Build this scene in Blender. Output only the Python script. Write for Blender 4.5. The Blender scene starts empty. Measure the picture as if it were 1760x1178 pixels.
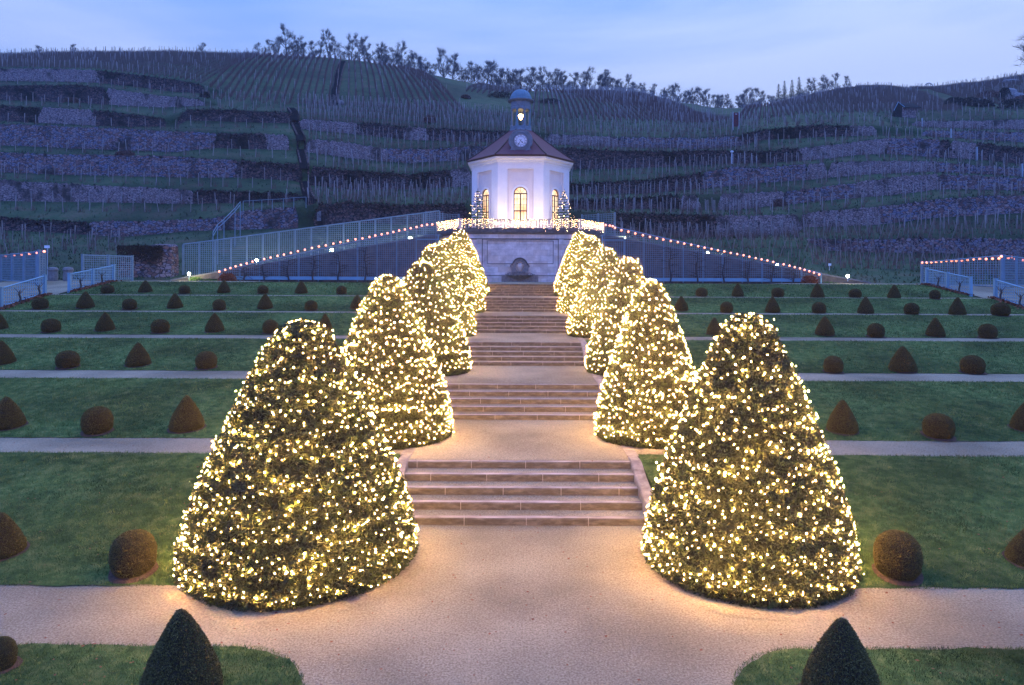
import bpy, math, random
import numpy as np
from mathutils import Vector, Matrix
from mathutils.geometry import tessellate_polygon

R = math.radians
rng = np.random.default_rng(7)
random.seed(7)
scene = bpy.context.scene
COL = scene.collection
PI = math.pi

# ------------------------------------------------------------------ camera
F = 1200.0            # focal length in photograph pixels (width 1760)
CX, HY = 894.0, 471.0  # where the optical axis meets the photograph
H = 4.94              # eye height above the near plaza
ROLL = 0.004
cam_d = bpy.data.cameras.new('camera')
cam = bpy.data.objects.new('camera', cam_d)
COL.objects.link(cam)
cam.location = (0, 0, H)
cam.rotation_euler = (Matrix.Rotation(R(90), 4, 'X') @ Matrix.Rotation(ROLL, 4, 'Z')).to_euler()
cam_d.sensor_width = 36
cam_d.lens = 36 * F / 1760
cam_d.shift_x = (880 - CX) / 1760
cam_d.shift_y = -(589 - HY) / 1760
cam_d.clip_end = 3000
cam_d.clip_start = 0.1
scene.camera = cam

# ------------------------------------------------------------------ world / light / exposure
W = bpy.data.worlds.new('World')
scene.world = W
W.use_nodes = True
nt = W.node_tree
nt.nodes.clear()
N = nt.nodes.new
L = nt.links.new
out = N('ShaderNodeOutputWorld')
sky = N('ShaderNodeTexSky')
sky.sky_type = 'NISHITA'
sky.sun_disc = False
sky.sun_elevation = R(1.0)
sky.sun_rotation = R(215)
sky.altitude = 200
sky.air_density = 1.0
sky.dust_density = 0.6
sky.ozone_density = 4.0
bg_sky = N('ShaderNodeBackground')
bg_sky.inputs['Strength'].default_value = 0.06
L(sky.outputs[0], bg_sky.inputs[0])
tc = N('ShaderNodeTexCoord')
sep = N('ShaderNodeSeparateXYZ')
L(tc.outputs['Generated'], sep.inputs[0])
# clouds: soft streaks, thin towards the left
mp = N('ShaderNodeMapping')
mp.inputs['Scale'].default_value = (1.3, 1.3, 6.0)
mp.inputs['Rotation'].default_value = (0.0, R(8), 0.0)
L(tc.outputs['Generated'], mp.inputs[0])
nz = N('ShaderNodeTexNoise')
nz.inputs['Scale'].default_value = 1.1
nz.inputs['Detail'].default_value = 5
nz.inputs['Roughness'].default_value = 0.5
nz.inputs['Distortion'].default_value = 0.35
L(mp.outputs[0], nz.inputs['Vector'])
cr = N('ShaderNodeValToRGB')
cr.color_ramp.elements[0].position = 0.30
cr.color_ramp.elements[0].color = (0.17, 0.34, 0.86, 1)
cr.color_ramp.elements[1].position = 0.66
cr.color_ramp.elements[1].color = (0.50, 0.61, 0.98, 1)
gx = N('ShaderNodeMath')
gx.operation = 'MULTIPLY_ADD'
gx.inputs[1].default_value = 0.16
L(sep.outputs['X'], gx.inputs[0])
L(nz.outputs['Fac'], gx.inputs[2])
L(gx.outputs[0], cr.inputs[0])
# brighter overhead, as under a thin overcast after sunset
rz = N('ShaderNodeMapRange')
rz.inputs['From Min'].default_value = 0.25
rz.inputs['From Max'].default_value = 0.9
rz.inputs['To Min'].default_value = 1.02
rz.inputs['To Max'].default_value = 2.3
L(sep.outputs['Z'], rz.inputs['Value'])
# the afterglow lies ahead: the sky behind the viewer and overhead is a deeper blue
ry = N('ShaderNodeMapRange')
ry.inputs['From Min'].default_value = -0.35
ry.inputs['From Max'].default_value = 0.55
ry.inputs['To Min'].default_value = 1.0
ry.inputs['To Max'].default_value = 0.0
L(sep.outputs['Y'], ry.inputs['Value'])
dk = N('ShaderNodeMix')
dk.data_type = 'RGBA'
dk.blend_type = 'MULTIPLY'
dk.inputs[7].default_value = (0.42, 0.68, 1.32, 1)
L(ry.outputs[0], dk.inputs['Factor'])
L(cr.outputs[0], dk.inputs[6])
bg_c = N('ShaderNodeBackground')
L(dk.outputs[2], bg_c.inputs[0])
L(rz.outputs[0], bg_c.inputs['Strength'])
add = N('ShaderNodeAddShader')
L(bg_sky.outputs[0], add.inputs[0])
L(bg_c.outputs[0], add.inputs[1])
L(add.outputs[0], out.inputs[0])

sun_d = bpy.data.lights.new('sun', 'SUN')
sun_d.energy = 0.12
sun_d.angle = R(25)
sun_d.color = (0.55, 0.65, 1.0)
sun = bpy.data.objects.new('sun', sun_d)
COL.objects.link(sun)
sun.rotation_euler = (R(50), 0, R(-35))

scene.view_settings.view_transform = 'Standard'
scene.view_settings.look = 'None'
scene.view_settings.gamma = 1
scene.view_settings.exposure = 0.0
scene.render.engine = 'CYCLES'
scene.cycles.use_denoising = True
scene.cycles.use_light_tree = True
scene.cycles.sample_clamp_indirect = 2.5
scene.cycles.max_bounces = 5
scene.cycles.diffuse_bounces = 3
scene.cycles.transparent_max_bounces = 8


def px2w(px, py, d):
    """the point at distance d along the view axis that the photograph shows at (px, py)"""
    a, b = px - CX, HY - py
    c, s = math.cos(ROLL), math.sin(ROLL)
    # undo the roll of the camera
    return Vector(((a * c - b * s) * d / F, d, H + (b * c + a * s) * d / F))


def elev(px, py):
    return (HY - py + (px - CX) * ROLL) / F


# ------------------------------------------------------------------ mesh helpers
class MB:
    def __init__(self):
        self.v = []; self.f = []; self.n = 0; self.av = []; self.af = []

    def add(self, verts, faces):
        o = self.n
        self.v.extend([tuple(p) for p in verts])
        self.f.extend([[i + o for i in q] for q in faces])
        self.n += len(verts)

    def box(self, c, s, rz=0.0, rx=0.0):
        hx, hy, hz = s[0] / 2, s[1] / 2, s[2] / 2
        P = [(x, y, z) for x in (-hx, hx) for y in (-hy, hy) for z in (-hz, hz)]
        cr_, sr_ = math.cos(rz), math.sin(rz)
        Q = [(c[0] + x * cr_ - y * sr_, c[1] + x * sr_ + y * cr_, c[2] + z) for x, y, z in P]
        self.add(Q, [(0, 1, 3, 2), (4, 6, 7, 5), (0, 4, 5, 1), (2, 3, 7, 6), (0, 2, 6, 4), (1, 5, 7, 3)])

    def box2(self, a, b):
        self.box([(a[i] + b[i]) / 2 for i in range(3)], [abs(b[i] - a[i]) for i in range(3)])

    def tube(self, pts, rad, seg=6, caps=True):
        pts = [Vector(p) for p in pts]
        if not hasattr(rad, '__len__'):
            rad = [rad] * len(pts)
        V = []; Fc = []
        for i, p in enumerate(pts):
            t = (pts[min(i + 1, len(pts) - 1)] - pts[max(i - 1, 0)]).normalized()
            up = Vector((0, 0, 1)) if abs(t.z) < 0.9 else Vector((1, 0, 0))
            a = t.cross(up).normalized(); b = t.cross(a)
            for k in range(seg):
                w = 2 * PI * k / seg
                V.append(p + (a * math.cos(w) + b * math.sin(w)) * rad[i])
        for i in range(len(pts) - 1):
            for k in range(seg):
                k2 = (k + 1) % seg
                Fc.append((i * seg + k, i * seg + k2, (i + 1) * seg + k2, (i + 1) * seg + k))
        if caps:
            Fc.append(tuple(range(seg))[::-1])
            Fc.append(tuple((len(pts) - 1) * seg + k for k in range(seg)))
        self.add(V, Fc)

    def lathe(self, prof, c, seg=24, a0=0.0, caps=True):
        V = []; Fc = []
        for r, z in prof:
            for k in range(seg):
                w = a0 + 2 * PI * k / seg
                V.append((c[0] + r * math.cos(w), c[1] + r * math.sin(w), c[2] + z))
        for i in range(len(prof) - 1):
            for k in range(seg):
                k2 = (k + 1) % seg
                Fc.append((i * seg + k, i * seg + k2, (i + 1) * seg + k2, (i + 1) * seg + k))
        if caps:
            Fc.append(tuple(range(seg))[::-1])
            Fc.append(tuple((len(prof) - 1) * seg + k for k in range(seg)))
        self.add(V, Fc)

    def loft(self, rings, caps=True):
        n = len(rings[0]); V = []; Fc = []
        for r_ in rings: V.extend(r_)
        for i in range(len(rings) - 1):
            for k in range(n):
                k2 = (k + 1) % n
                Fc.append((i * n + k, i * n + k2, (i + 1) * n + k2, (i + 1) * n + k))
        if caps:
            Fc.append(tuple(range(n))[::-1])
            Fc.append(tuple((len(rings) - 1) * n + k for k in range(n)))
        self.add(V, Fc)

    def plate(self, outer, holes, to3, th):
        """flat plate with holes in a face's (s, z) plane, pushed back by th; to3(s, z, depth)"""
        polys = [[Vector((p[0], p[1], 0)) for p in outer]] + [[Vector((p[0], p[1], 0)) for p in h] for h in holes]
        flat = [p for q in polys for p in q]
        tri = tessellate_polygon(polys)
        n = len(flat)
        V = [to3(p.x, p.y, 0) for p in flat] + [to3(p.x, p.y, th) for p in flat]
        Fc = [tuple(t) for t in tri] + [tuple(i + n for i in t)[::-1] for t in tri]
        o = 0
        for q in polys:
            m = len(q)
            for i in range(m):
                j = (i + 1) % m
                Fc.append((o + i, o + j, n + o + j, n + o + i))
            o += m
        self.add(V, Fc)

    def build(self, name, m, parent=None, smooth=False):
        me = bpy.data.meshes.new(name)
        me.from_pydata(self.v, [], self.f)
        me.update()
        return link(name, me, m, parent, smooth)


def link(name, me, m, parent=None, smooth=False):
    if m is not None and len(me.materials) == 0:
        me.materials.append(m)
    if smooth:
        me.polygons.foreach_set('use_smooth', [True] * len(me.polygons))
    o = bpy.data.objects.new(name, me)
    COL.objects.link(o)
    if parent is not None:
        o.parent = parent
        if parent.type == 'EMPTY' or parent.location.length > 0:
            o.matrix_parent_inverse = parent.matrix_basis.inverted()
    return o


def npmesh(name, V, Fa):
    V = np.asarray(V, dtype=np.float32); Fa = np.asarray(Fa, dtype=np.int32)
    me = bpy.data.meshes.new(name)
    me.vertices.add(len(V)); me.vertices.foreach_set('co', V.ravel())
    k = Fa.shape[1]
    me.loops.add(Fa.size); me.loops.foreach_set('vertex_index', Fa.ravel())
    me.polygons.add(len(Fa))
    me.polygons.foreach_set('loop_start', np.arange(0, Fa.size, k, dtype=np.int32))
    me.polygons.foreach_set('loop_total', np.full(len(Fa), k, dtype=np.int32))
    me.update(calc_edges=True)
    return me


def tag(o, label=None, cat=None, group=None, kind=None):
    if label: o['label'] = label
    if cat: o['category'] = cat
    if group: o['group'] = group
    if kind: o['kind'] = kind
    return o


def thing(name, loc, label, cat, group=None):
    o = bpy.data.objects.new(name, None)
    o.empty_display_size = 0.3
    COL.objects.link(o)
    o.location = loc
    return tag(o, label, cat, group)


def tris(C, A, B):
    """triangles centred at C with half-axes A (tip) and B (side)"""
    V = np.stack([C - B, C + B, C + A], 1).reshape(-1, 3)
    return V, np.arange(len(V)).reshape(-1, 3)


def quads(C, A, B):
    V = np.stack([C - A - B, C + A - B, C + A + B, C - A + B], 1).reshape(-1, 3)
    return V, np.arange(len(V)).reshape(-1, 4)


def diam(C, A, B):
    """leaf shaped (diamond) quads"""
    V = np.stack([C - A, C + B, C + A, C - B], 1).reshape(-1, 3)
    return V, np.arange(len(V)).reshape(-1, 4)


def rdir(n):
    v = rng.normal(size=(n, 3))
    return v / np.linalg.norm(v, axis=1)[:, None]


def fbm(x, seed=0.0):
    return (math.sin(x * 1.0 + seed * 1.7) + 0.6 * math.sin(x * 2.3 + seed * 3.1 + 1.3) + 0.35 * math.sin(x * 5.1 + seed * 5.3 + 0.4)
            + 0.2 * math.sin(x * 11.7 + seed)) / 2.15


# ------------------------------------------------------------------ materials
def mat(name, cols, scale=3.0, rough=0.8, bump=0.0, bscale=None, coord='Object', detail=6, stretch=(1, 1, 1), pos=None,
        spec=0.3, metal=0.0, bdist=0.02, big=None):
    m = bpy.data.materials.new(name)
    m.use_nodes = True
    t = m.node_tree; n = t.nodes.new; l = t.links.new
    b = t.nodes['Principled BSDF']
    b.inputs['Roughness'].default_value = rough
    b.inputs['Metallic'].default_value = metal
    b.inputs['Specular IOR Level'].default_value = spec
    c = n('ShaderNodeTexCoord'); mpp = n('ShaderNodeMapping')
    mpp.inputs['Scale'].default_value = stretch
    l(c.outputs[coord], mpp.inputs[0])
    z = n('ShaderNodeTexNoise'); z.inputs['Scale'].default_value = scale; z.inputs['Detail'].default_value = detail
    z.inputs['Roughness'].default_value = 0.65
    l(mpp.outputs[0], z.inputs['Vector'])
    r = n('ShaderNodeValToRGB')
    els = r.color_ramp.elements
    pos = pos or [0.3 + 0.4 * i / max(1, len(cols) - 1) for i in range(len(cols))]
    while len(els) < len(cols): els.new(0.5)
    for e, p, cc in zip(els, pos, cols):
        e.position = p; e.color = (*cc, 1)
    l(z.outputs['Fac'], r.inputs[0])
    last = r.outputs[0]
    if big:
        z3 = n('ShaderNodeTexNoise'); z3.inputs['Scale'].default_value = big[0]; z3.inputs['Detail'].default_value = 3
        l(c.outputs[coord], z3.inputs['Vector'])
        r3 = n('ShaderNodeMapRange'); r3.inputs['From Min'].default_value = 0.35; r3.inputs['From Max'].default_value = 0.65
        r3.inputs['To Min'].default_value = 1 - big[1]; r3.inputs['To Max'].default_value = 1 + big[1]
        l(z3.outputs['Fac'], r3.inputs['Value'])
        mx = n('ShaderNodeVectorMath'); mx.operation = 'SCALE'
        l(last, mx.inputs[0]); l(r3.outputs[0], mx.inputs['Scale'])
        last = mx.outputs[0]
    l(last, b.inputs['Base Color'])
    if bump:
        z2 = n('ShaderNodeTexNoise'); z2.inputs['Scale'].default_value = bscale or scale * 4; z2.inputs['Detail'].default_value = 5
        l(mpp.outputs[0], z2.inputs['Vector'])
        bp = n('ShaderNodeBump'); bp.inputs['Strength'].default_value = bump; bp.inputs['Distance'].default_value = bdist
        l(z2.outputs['Fac'], bp.inputs['Height']); l(bp.outputs[0], b.inputs['Normal'])
    return m


def emis(name, col, s):
    m = bpy.data.materials.new(name)
    m.use_nodes = True
    t = m.node_tree
    b = t.nodes['Principled BSDF']
    b.inputs['Base Color'].default_value = (0.8, 0.8, 0.8, 1)
    b.inputs['Emission Color'].default_value = (*col, 1)
    b.inputs['Emission Strength'].default_value = s
    return m


def stone_mat(name, palette, scale, sx, sz, mortar=(0.03, 0.025, 0.025), patch=None, bump=0.6, rnd=1.0):
    """rubble or ashlar: voronoi cells stretched along the wall, each stone its own colour"""
    m = bpy.data.materials.new(name)
    m.use_nodes = True
    t = m.node_tree; n = t.nodes.new; l = t.links.new
    b = t.nodes['Principled BSDF']; b.inputs['Roughness'].default_value = 0.9; b.inputs['Specular IOR Level'].default_value = 0.15
    c = n('ShaderNodeTexCoord'); mpp = n('ShaderNodeMapping')
    mpp.inputs['Scale'].default_value = (sx, sx, sz)
    l(c.outputs['Object'], mpp.inputs[0])
    wz = n('ShaderNodeTexNoise'); wz.inputs['Scale'].default_value = scale * 1.2; wz.inputs['Detail'].default_value = 2
    l(mpp.outputs[0], wz.inputs['Vector'])
    ws = n('ShaderNodeVectorMath'); ws.operation = 'SCALE'; ws.inputs['Scale'].default_value = 0.35 / scale
    l(wz.outputs['Color'], ws.inputs[0])
    wa = n('ShaderNodeVectorMath'); wa.operation = 'ADD'
    l(mpp.outputs[0], wa.inputs[0]); l(ws.outputs[0], wa.inputs[1])
    v = n('ShaderNodeTexVoronoi'); v.inputs['Scale'].default_value = scale; v.inputs['Randomness'].default_value = rnd
    l(wa.outputs[0], v.inputs['Vector'])
    sp = n('ShaderNodeSeparateColor'); l(v.outputs['Color'], sp.inputs[0])
    r = n('ShaderNodeValToRGB'); els = r.color_ramp.elements
    while len(els) < len(palette): els.new(0.5)
    for i, (e, cc) in enumerate(zip(els, palette)):
        e.position = (i + 0.5) / len(palette); e.color = (*cc, 1)
    r.color_ramp.interpolation = 'LINEAR'
    l(sp.outputs[0], r.inputs[0])
    v2 = n('ShaderNodeTexVoronoi'); v2.feature = 'DISTANCE_TO_EDGE'; v2.inputs['Scale'].default_value = scale
    v2.inputs['Randomness'].default_value = rnd
    l(wa.outputs[0], v2.inputs['Vector'])
    mr = n('ShaderNodeMapRange'); mr.inputs['From Min'].default_value = 0.02; mr.inputs['From Max'].default_value = 0.12
    l(v2.outputs['Distance'], mr.inputs['Value'])
    mx = n('ShaderNodeMix'); mx.data_type = 'RGBA'
    l(mr.outputs[0], mx.inputs['Factor']); mx.inputs[6].default_value = (*mortar, 1); l(r.outputs[0], mx.inputs[7])
    last = mx.outputs[2]
    if patch:
        z = n('ShaderNodeTexNoise'); z.inputs['Scale'].default_value = patch[0]; z.inputs['Detail'].default_value = 6
        l(c.outputs['Object'], z.inputs['Vector'])
        pr = n('ShaderNodeMapRange'); pr.inputs['From Min'].default_value = patch[2]; pr.inputs['From Max'].default_value = patch[2] + 0.12
        l(z.outputs['Fac'], pr.inputs['Value'])
        m2 = n('ShaderNodeMix'); m2.data_type = 'RGBA'
        l(pr.outputs[0], m2.inputs['Factor']); l(last, m2.inputs[6]); m2.inputs[7].default_value = (*patch[1], 1)
        last = m2.outputs[2]
    l(last, b.inputs['Base Color'])
    bp = n('ShaderNodeBump'); bp.inputs['Strength'].default_value = bump; bp.inputs['Distance'].default_value = 0.05
    l(mr.outputs[0], bp.inputs['Height']); l(bp.outputs[0], b.inputs['Normal'])
    return m


def ashlar(name):
    m = bpy.data.materials.new(name)
    m.use_nodes = True
    t = m.node_tree; n = t.nodes.new; l = t.links.new
    b = t.nodes['Principled BSDF']; b.inputs['Roughness'].default_value = 0.9; b.inputs['Specular IOR Level'].default_value = 0.15
    c = n('ShaderNodeTexCoord'); sp = n('ShaderNodeSeparateXYZ'); cb = n('ShaderNodeCombineXYZ')
    l(c.outputs['Object'], sp.inputs[0]); ad = n('ShaderNodeMath'); l(sp.outputs['X'], ad.inputs[0]); l(sp.outputs['Y'], ad.inputs[1])
    l(ad.outputs[0], cb.inputs['X']); l(sp.outputs['Z'], cb.inputs['Y'])
    k = n('ShaderNodeTexBrick'); k.inputs['Scale'].default_value = 1.0; k.inputs['Brick Width'].default_value = 1.15; k.inputs['Row Height'].default_value = 0.46
    k.inputs['Mortar Size'].default_value = 0.008; k.inputs['Bias'].default_value = -0.3
    k.inputs['Color1'].default_value = (0.66, 0.64, 0.62, 1); k.inputs['Color2'].default_value = (0.54, 0.46, 0.38, 1); k.inputs['Mortar'].default_value = (0.42, 0.40, 0.38, 1)
    l(cb.outputs[0], k.inputs['Vector'])
    z = n('ShaderNodeTexNoise'); z.inputs['Scale'].default_value = 1.3; z.inputs['Detail'].default_value = 8; z.inputs['Roughness'].default_value = 0.7
    l(c.outputs['Object'], z.inputs['Vector'])
    mr = n('ShaderNodeMapRange'); mr.inputs['From Min'].default_value = 0.3; mr.inputs['From Max'].default_value = 0.7; mr.inputs['To Min'].default_value = 0.62; mr.inputs['To Max'].default_value = 1.2
    l(z.outputs['Fac'], mr.inputs['Value'])
    mx = n('ShaderNodeVectorMath'); mx.operation = 'SCALE'; l(k.outputs['Color'], mx.inputs[0]); l(mr.outputs[0], mx.inputs['Scale'])
    l(mx.outputs[0], b.inputs['Base Color'])
    bp = n('ShaderNodeBump'); bp.inputs['Strength'].default_value = 0.3; bp.inputs['Distance'].default_value = 0.02
    l(z.outputs['Fac'], bp.inputs['Height']); l(bp.outputs[0], b.inputs['Normal'])
    return m


M = {}
M['gravel'] = mat('gravel', [(0.145, 0.115, 0.07), (0.275, 0.232, 0.15), (0.40, 0.345, 0.235)], 34, 0.95, 0.5, 90, detail=9,
                  pos=[0.3, 0.5, 0.7], big=(0.4, 0.24), bdist=0.03, spec=0.15)
M['grass'] = mat('grass', [(0.026, 0.045, 0.014), (0.06, 0.105, 0.026), (0.15, 0.17, 0.055)], 4, 0.9, 0.8, 30, detail=9, big=(0.35, 0.4), spec=0.1)
M['blade'] = mat('grass_blade', [(0.03, 0.055, 0.015), (0.085, 0.135, 0.035), (0.27, 0.27, 0.10)], 2.6, 0.8, detail=9, big=(0.4, 0.4), spec=0.15)
M['hillgrass'] = mat('hill_grass', [(0.02, 0.028, 0.013), (0.034, 0.062, 0.022), (0.085, 0.065, 0.038)], 0.35, 0.95, 0.8, 3, detail=10, big=(0.05, 0.35), bdist=0.2)
M['yew'] = mat('yew_leaf', [(0.028, 0.034, 0.012), (0.058, 0.064, 0.018), (0.13, 0.16, 0.03)], 9, 0.55, detail=5, spec=0.4)
M['yewhull'] = mat('yew_twig', [(0.02, 0.024, 0.011), (0.045, 0.042, 0.02)], 14, 0.9, 0.8, 40)
M['box'] = mat('clipped_yew_leaf', [(0.05, 0.042, 0.014), (0.13, 0.105, 0.036), (0.25, 0.23, 0.07)], 26, 0.8, spec=0.2)
M['boxhull'] = mat('clipped_yew_twig', [(0.03, 0.022, 0.012), (0.07, 0.05, 0.026)], 16, 0.9, 0.8, 50)
M['soil'] = mat('soil', [(0.05, 0.03, 0.02), (0.12, 0.075, 0.05)], 18, 1, 0.8, 40)
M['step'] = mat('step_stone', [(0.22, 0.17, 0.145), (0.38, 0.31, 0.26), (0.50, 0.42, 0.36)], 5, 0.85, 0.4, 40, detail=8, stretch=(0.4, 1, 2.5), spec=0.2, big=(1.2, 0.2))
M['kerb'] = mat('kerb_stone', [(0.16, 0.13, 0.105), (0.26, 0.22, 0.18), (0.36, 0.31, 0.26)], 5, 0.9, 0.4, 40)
M['riser'] = mat('dark_riser', [(0.085, 0.07, 0.048), (0.14, 0.115, 0.08), (0.23, 0.19, 0.14)], 6, 0.9, 0.4, 40, detail=8, stretch=(0.6, 1, 2), spec=0.2)  # darker stone tone for the front and back faces of each step
M['joint'] = mat('step_joint', [(0.34, 0.29, 0.24), (0.42, 0.36, 0.30)], 20, 0.9)
M['sandstone'] = ashlar('sandstone')
M['darkstone'] = mat('weathered_stone', [(0.07, 0.065, 0.06), (0.16, 0.15, 0.14)], 3, 0.9, 0.4, 12)
M['carved'] = mat('carved_stone', [(0.15, 0.14, 0.14), (0.27, 0.26, 0.25)], 6, 0.85, 0.5, 20)
M['drystone'] = stone_mat('dry_stone', [(0.17, 0.10, 0.085), (0.30, 0.16, 0.13), (0.21, 0.20, 0.23), (0.34, 0.24, 0.21), (0.17, 0.17, 0.22)],
                          2.3, 1.0, 1.9, mortar=(0.045, 0.035, 0.035), patch=(0.3, (0.05, 0.038, 0.03), 0.57), bump=0.8)
M['palestone'] = stone_mat('pale_dry_stone', [(0.26, 0.18, 0.155), (0.34, 0.24, 0.215), (0.28, 0.22, 0.21), (0.39, 0.29, 0.26)],
                           2.6, 1.0, 1.9, mortar=(0.06, 0.045, 0.045), patch=(0.35, (0.06, 0.045, 0.035), 0.55), bump=0.8)
M['darkdry'] = stone_mat('overgrown_stone', [(0.07, 0.05, 0.045), (0.14, 0.085, 0.07), (0.10, 0.085, 0.085), (0.18, 0.11, 0.095)],
                         2.3, 1.0, 1.9, mortar=(0.015, 0.012, 0.01), patch=(0.3, (0.018, 0.016, 0.01), 0.52), bump=0.8)
M['ivy'] = mat('ivy_leaf', [(0.02, 0.018, 0.012), (0.055, 0.04, 0.026)], 1.5, 0.8)
M['plaster'] = mat('white_plaster', [(0.76, 0.71, 0.68), (0.82, 0.77, 0.74)], 2, 0.9, 0.1, 20)
M['plaster2'] = mat('cream_plaster', [(0.70, 0.60, 0.55), (0.75, 0.65, 0.60)], 2, 0.9, 0.1, 20)
M['roof'] = mat('red_roof_tile', [(0.11, 0.035, 0.04), (0.18, 0.055, 0.06)], 4, 0.7, 0.5, 8, stretch=(1, 1, 6))
M['lead'] = mat('grey_lead', [(0.13, 0.16, 0.18), (0.22, 0.25, 0.28)], 3, 0.6, 0.2, 12)
M['copper'] = mat('blue_copper', [(0.09, 0.17, 0.21), (0.14, 0.24, 0.29)], 3, 0.6, 0.2, 12)
M['brown'] = mat('brown_timber', [(0.05, 0.025, 0.015), (0.07, 0.035, 0.02)], 5, 0.6)
M['ivory'] = mat('clock_face', [(0.7, 0.7, 0.72), (0.78, 0.78, 0.8)], 3, 0.5)
M['black'] = mat('black_paint', [(0.01, 0.01, 0.012), (0.02, 0.02, 0.022)], 3, 0.5)
M['lattice'] = mat('blue_grey_lattice', [(0.15, 0.225, 0.265), (0.20, 0.285, 0.33)], 3, 0.7)
M['palepaint'] = mat('pale_blue_paint', [(0.17, 0.33, 0.42), (0.22, 0.39, 0.48)], 3, 0.6)
M['post'] = mat('vineyard_post', [(0.14, 0.11, 0.09), (0.30, 0.26, 0.235)], 0.6, 0.9)
M['cane'] = mat('vine_cane', [(0.10, 0.055, 0.042), (0.18, 0.10, 0.078)], 0.8, 0.9)
M['cane2'] = mat('dry_vine_cane', [(0.11, 0.07, 0.052), (0.18, 0.12, 0.09)], 0.8, 0.9)
M['bark'] = mat('bark', [(0.05, 0.045, 0.04), (0.1, 0.09, 0.08)], 2, 0.95)
M['twig'] = mat('twig', [(0.10, 0.095, 0.09), (0.15, 0.14, 0.13)], 2, 0.95)
M['conifer'] = mat('conifer_needle', [(0.012, 0.022, 0.014), (0.03, 0.05, 0.03)], 2, 0.9)
M['fir'] = mat('fir_needle', [(0.03, 0.06, 0.025), (0.06, 0.1, 0.04)], 4, 0.8)
M['wire'] = mat('wire', [(0.02, 0.03, 0.02), (0.03, 0.04, 0.03)], 3, 0.6)
M['metal'] = mat('steel', [(0.30, 0.34, 0.36), (0.4, 0.44, 0.46)], 3, 0.5, metal=0.3)
M['orangeleaf'] = mat('orange_leaf', [(0.18, 0.05, 0.02), (0.35, 0.10, 0.03)], 5, 0.8)
M['litter'] = mat('fallen_leaf', [(0.16, 0.06, 0.03), (0.28, 0.12, 0.06)], 5, 0.9)
M['leaf'] = mat('green_leaf', [(0.06, 0.12, 0.03), (0.14, 0.2, 0.05)], 5, 0.8)
M['white'] = mat('white_paint', [(0.75, 0.77, 0.8), (0.8, 0.82, 0.85)], 3, 0.6)
M['redboard'] = mat('dark_red_board', [(0.16, 0.02, 0.02), (0.07, 0.02, 0.02)], 0.7, 0.7)
M['bulb'] = emis('warm_bulb', (1.0, 0.54, 0.16), 1350.0)
M['bulb_c'] = emis('curtain_bulb', (1.0, 0.60, 0.25), 95.0)
M['bulb_f'] = emis('fir_bulb', (1.0, 0.55, 0.22), 30.0)
M['redbulb'] = emis('red_bulb', (1.0, 0.25, 0.04), 3.2)
M['lamp'] = emis('white_lamp', (1.0, 0.97, 0.62), 400.0)
M['globe'] = emis('warm_globe', (1.0, 0.62, 0.22), 10.0)


def glow_mat():
    m = bpy.data.materials.new('lit_window')
    m.use_nodes = True
    t = m.node_tree; n = t.nodes.new; l = t.links.new
    b = t.nodes['Principled BSDF']; b.inputs['Base Color'].default_value = (0.1, 0.08, 0.05, 1); b.inputs['Roughness'].default_value = 0.3
    c = n('ShaderNodeTexCoord'); z = n('ShaderNodeTexNoise'); z.inputs['Scale'].default_value = 1.3; z.inputs['Detail'].default_value = 2
    l(c.outputs['Object'], z.inputs['Vector'])
    r = n('ShaderNodeValToRGB')
    r.color_ramp.elements[0].position = 0.38; r.color_ramp.elements[0].color = (1.0, 0.52, 0.24, 1)
    r.color_ramp.elements[1].position = 0.62; r.color_ramp.elements[1].color = (1.0, 0.80, 0.55, 1)
    l(z.outputs['Fac'], r.inputs[0]); l(r.outputs[0], b.inputs['Emission Color'])
    b.inputs['Emission Strength'].default_value = 1.6
    return m


M['glow'] = glow_mat()

# ------------------------------------------------------------------ ground
DZ = 0.709
PN = [9.2, 16.3, 23.1, 29.7, 36.8, 42.0]      # near edges of the cross paths
PF = [11.0, 17.8, 25.0, 31.4, 38.2, 43.6]     # far edges
FB = [13.7, 20.2, 26.7, 33.1, 38.7, 43.9]     # first risers of the flights
TD = 0.5                                      # tread
XL = 28.4                                     # half width of the lawns
knx = [-30] ; knz = [0.0]
for k in range(6):
    knx += [PN[k], PF[k]]; knz += [k * DZ, k * DZ]
knx += [48.8, 80]; knz += [6 * DZ, 6 * DZ]


def G(y):
    return float(np.interp(y, knx, knz))


def Zc(y):
    z = 0.0
    for k in range(6):
        for i in range(5):
            if y >= FB[k] + TD * i - 1e-6: z += DZ / 5
    return z


# broad soil sheet under everything, out to the fences and beyond
g = MB()
ys = [-12] + [y for y in knx[1:-1]] + [62]
V = []; Fc = []
xs = [-75, -40, -XL, -2.85, 2.85, XL, 40, 75]
for y in ys:
    for x in xs:
        V.append((x, y, G(y) - (0.03 if abs(x) > 3 else 1.2)))
for j in range(len(ys) - 1):
    for i in range(len(xs) - 1):
        a = j * len(xs) + i
        Fc.append((a, a + 1, a + len(xs) + 1, a + len(xs)))
g.add(V, Fc)
tag(g.build('ground', M['hillgrass']), kind='structure')

# lawns
lw = MB()


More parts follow.
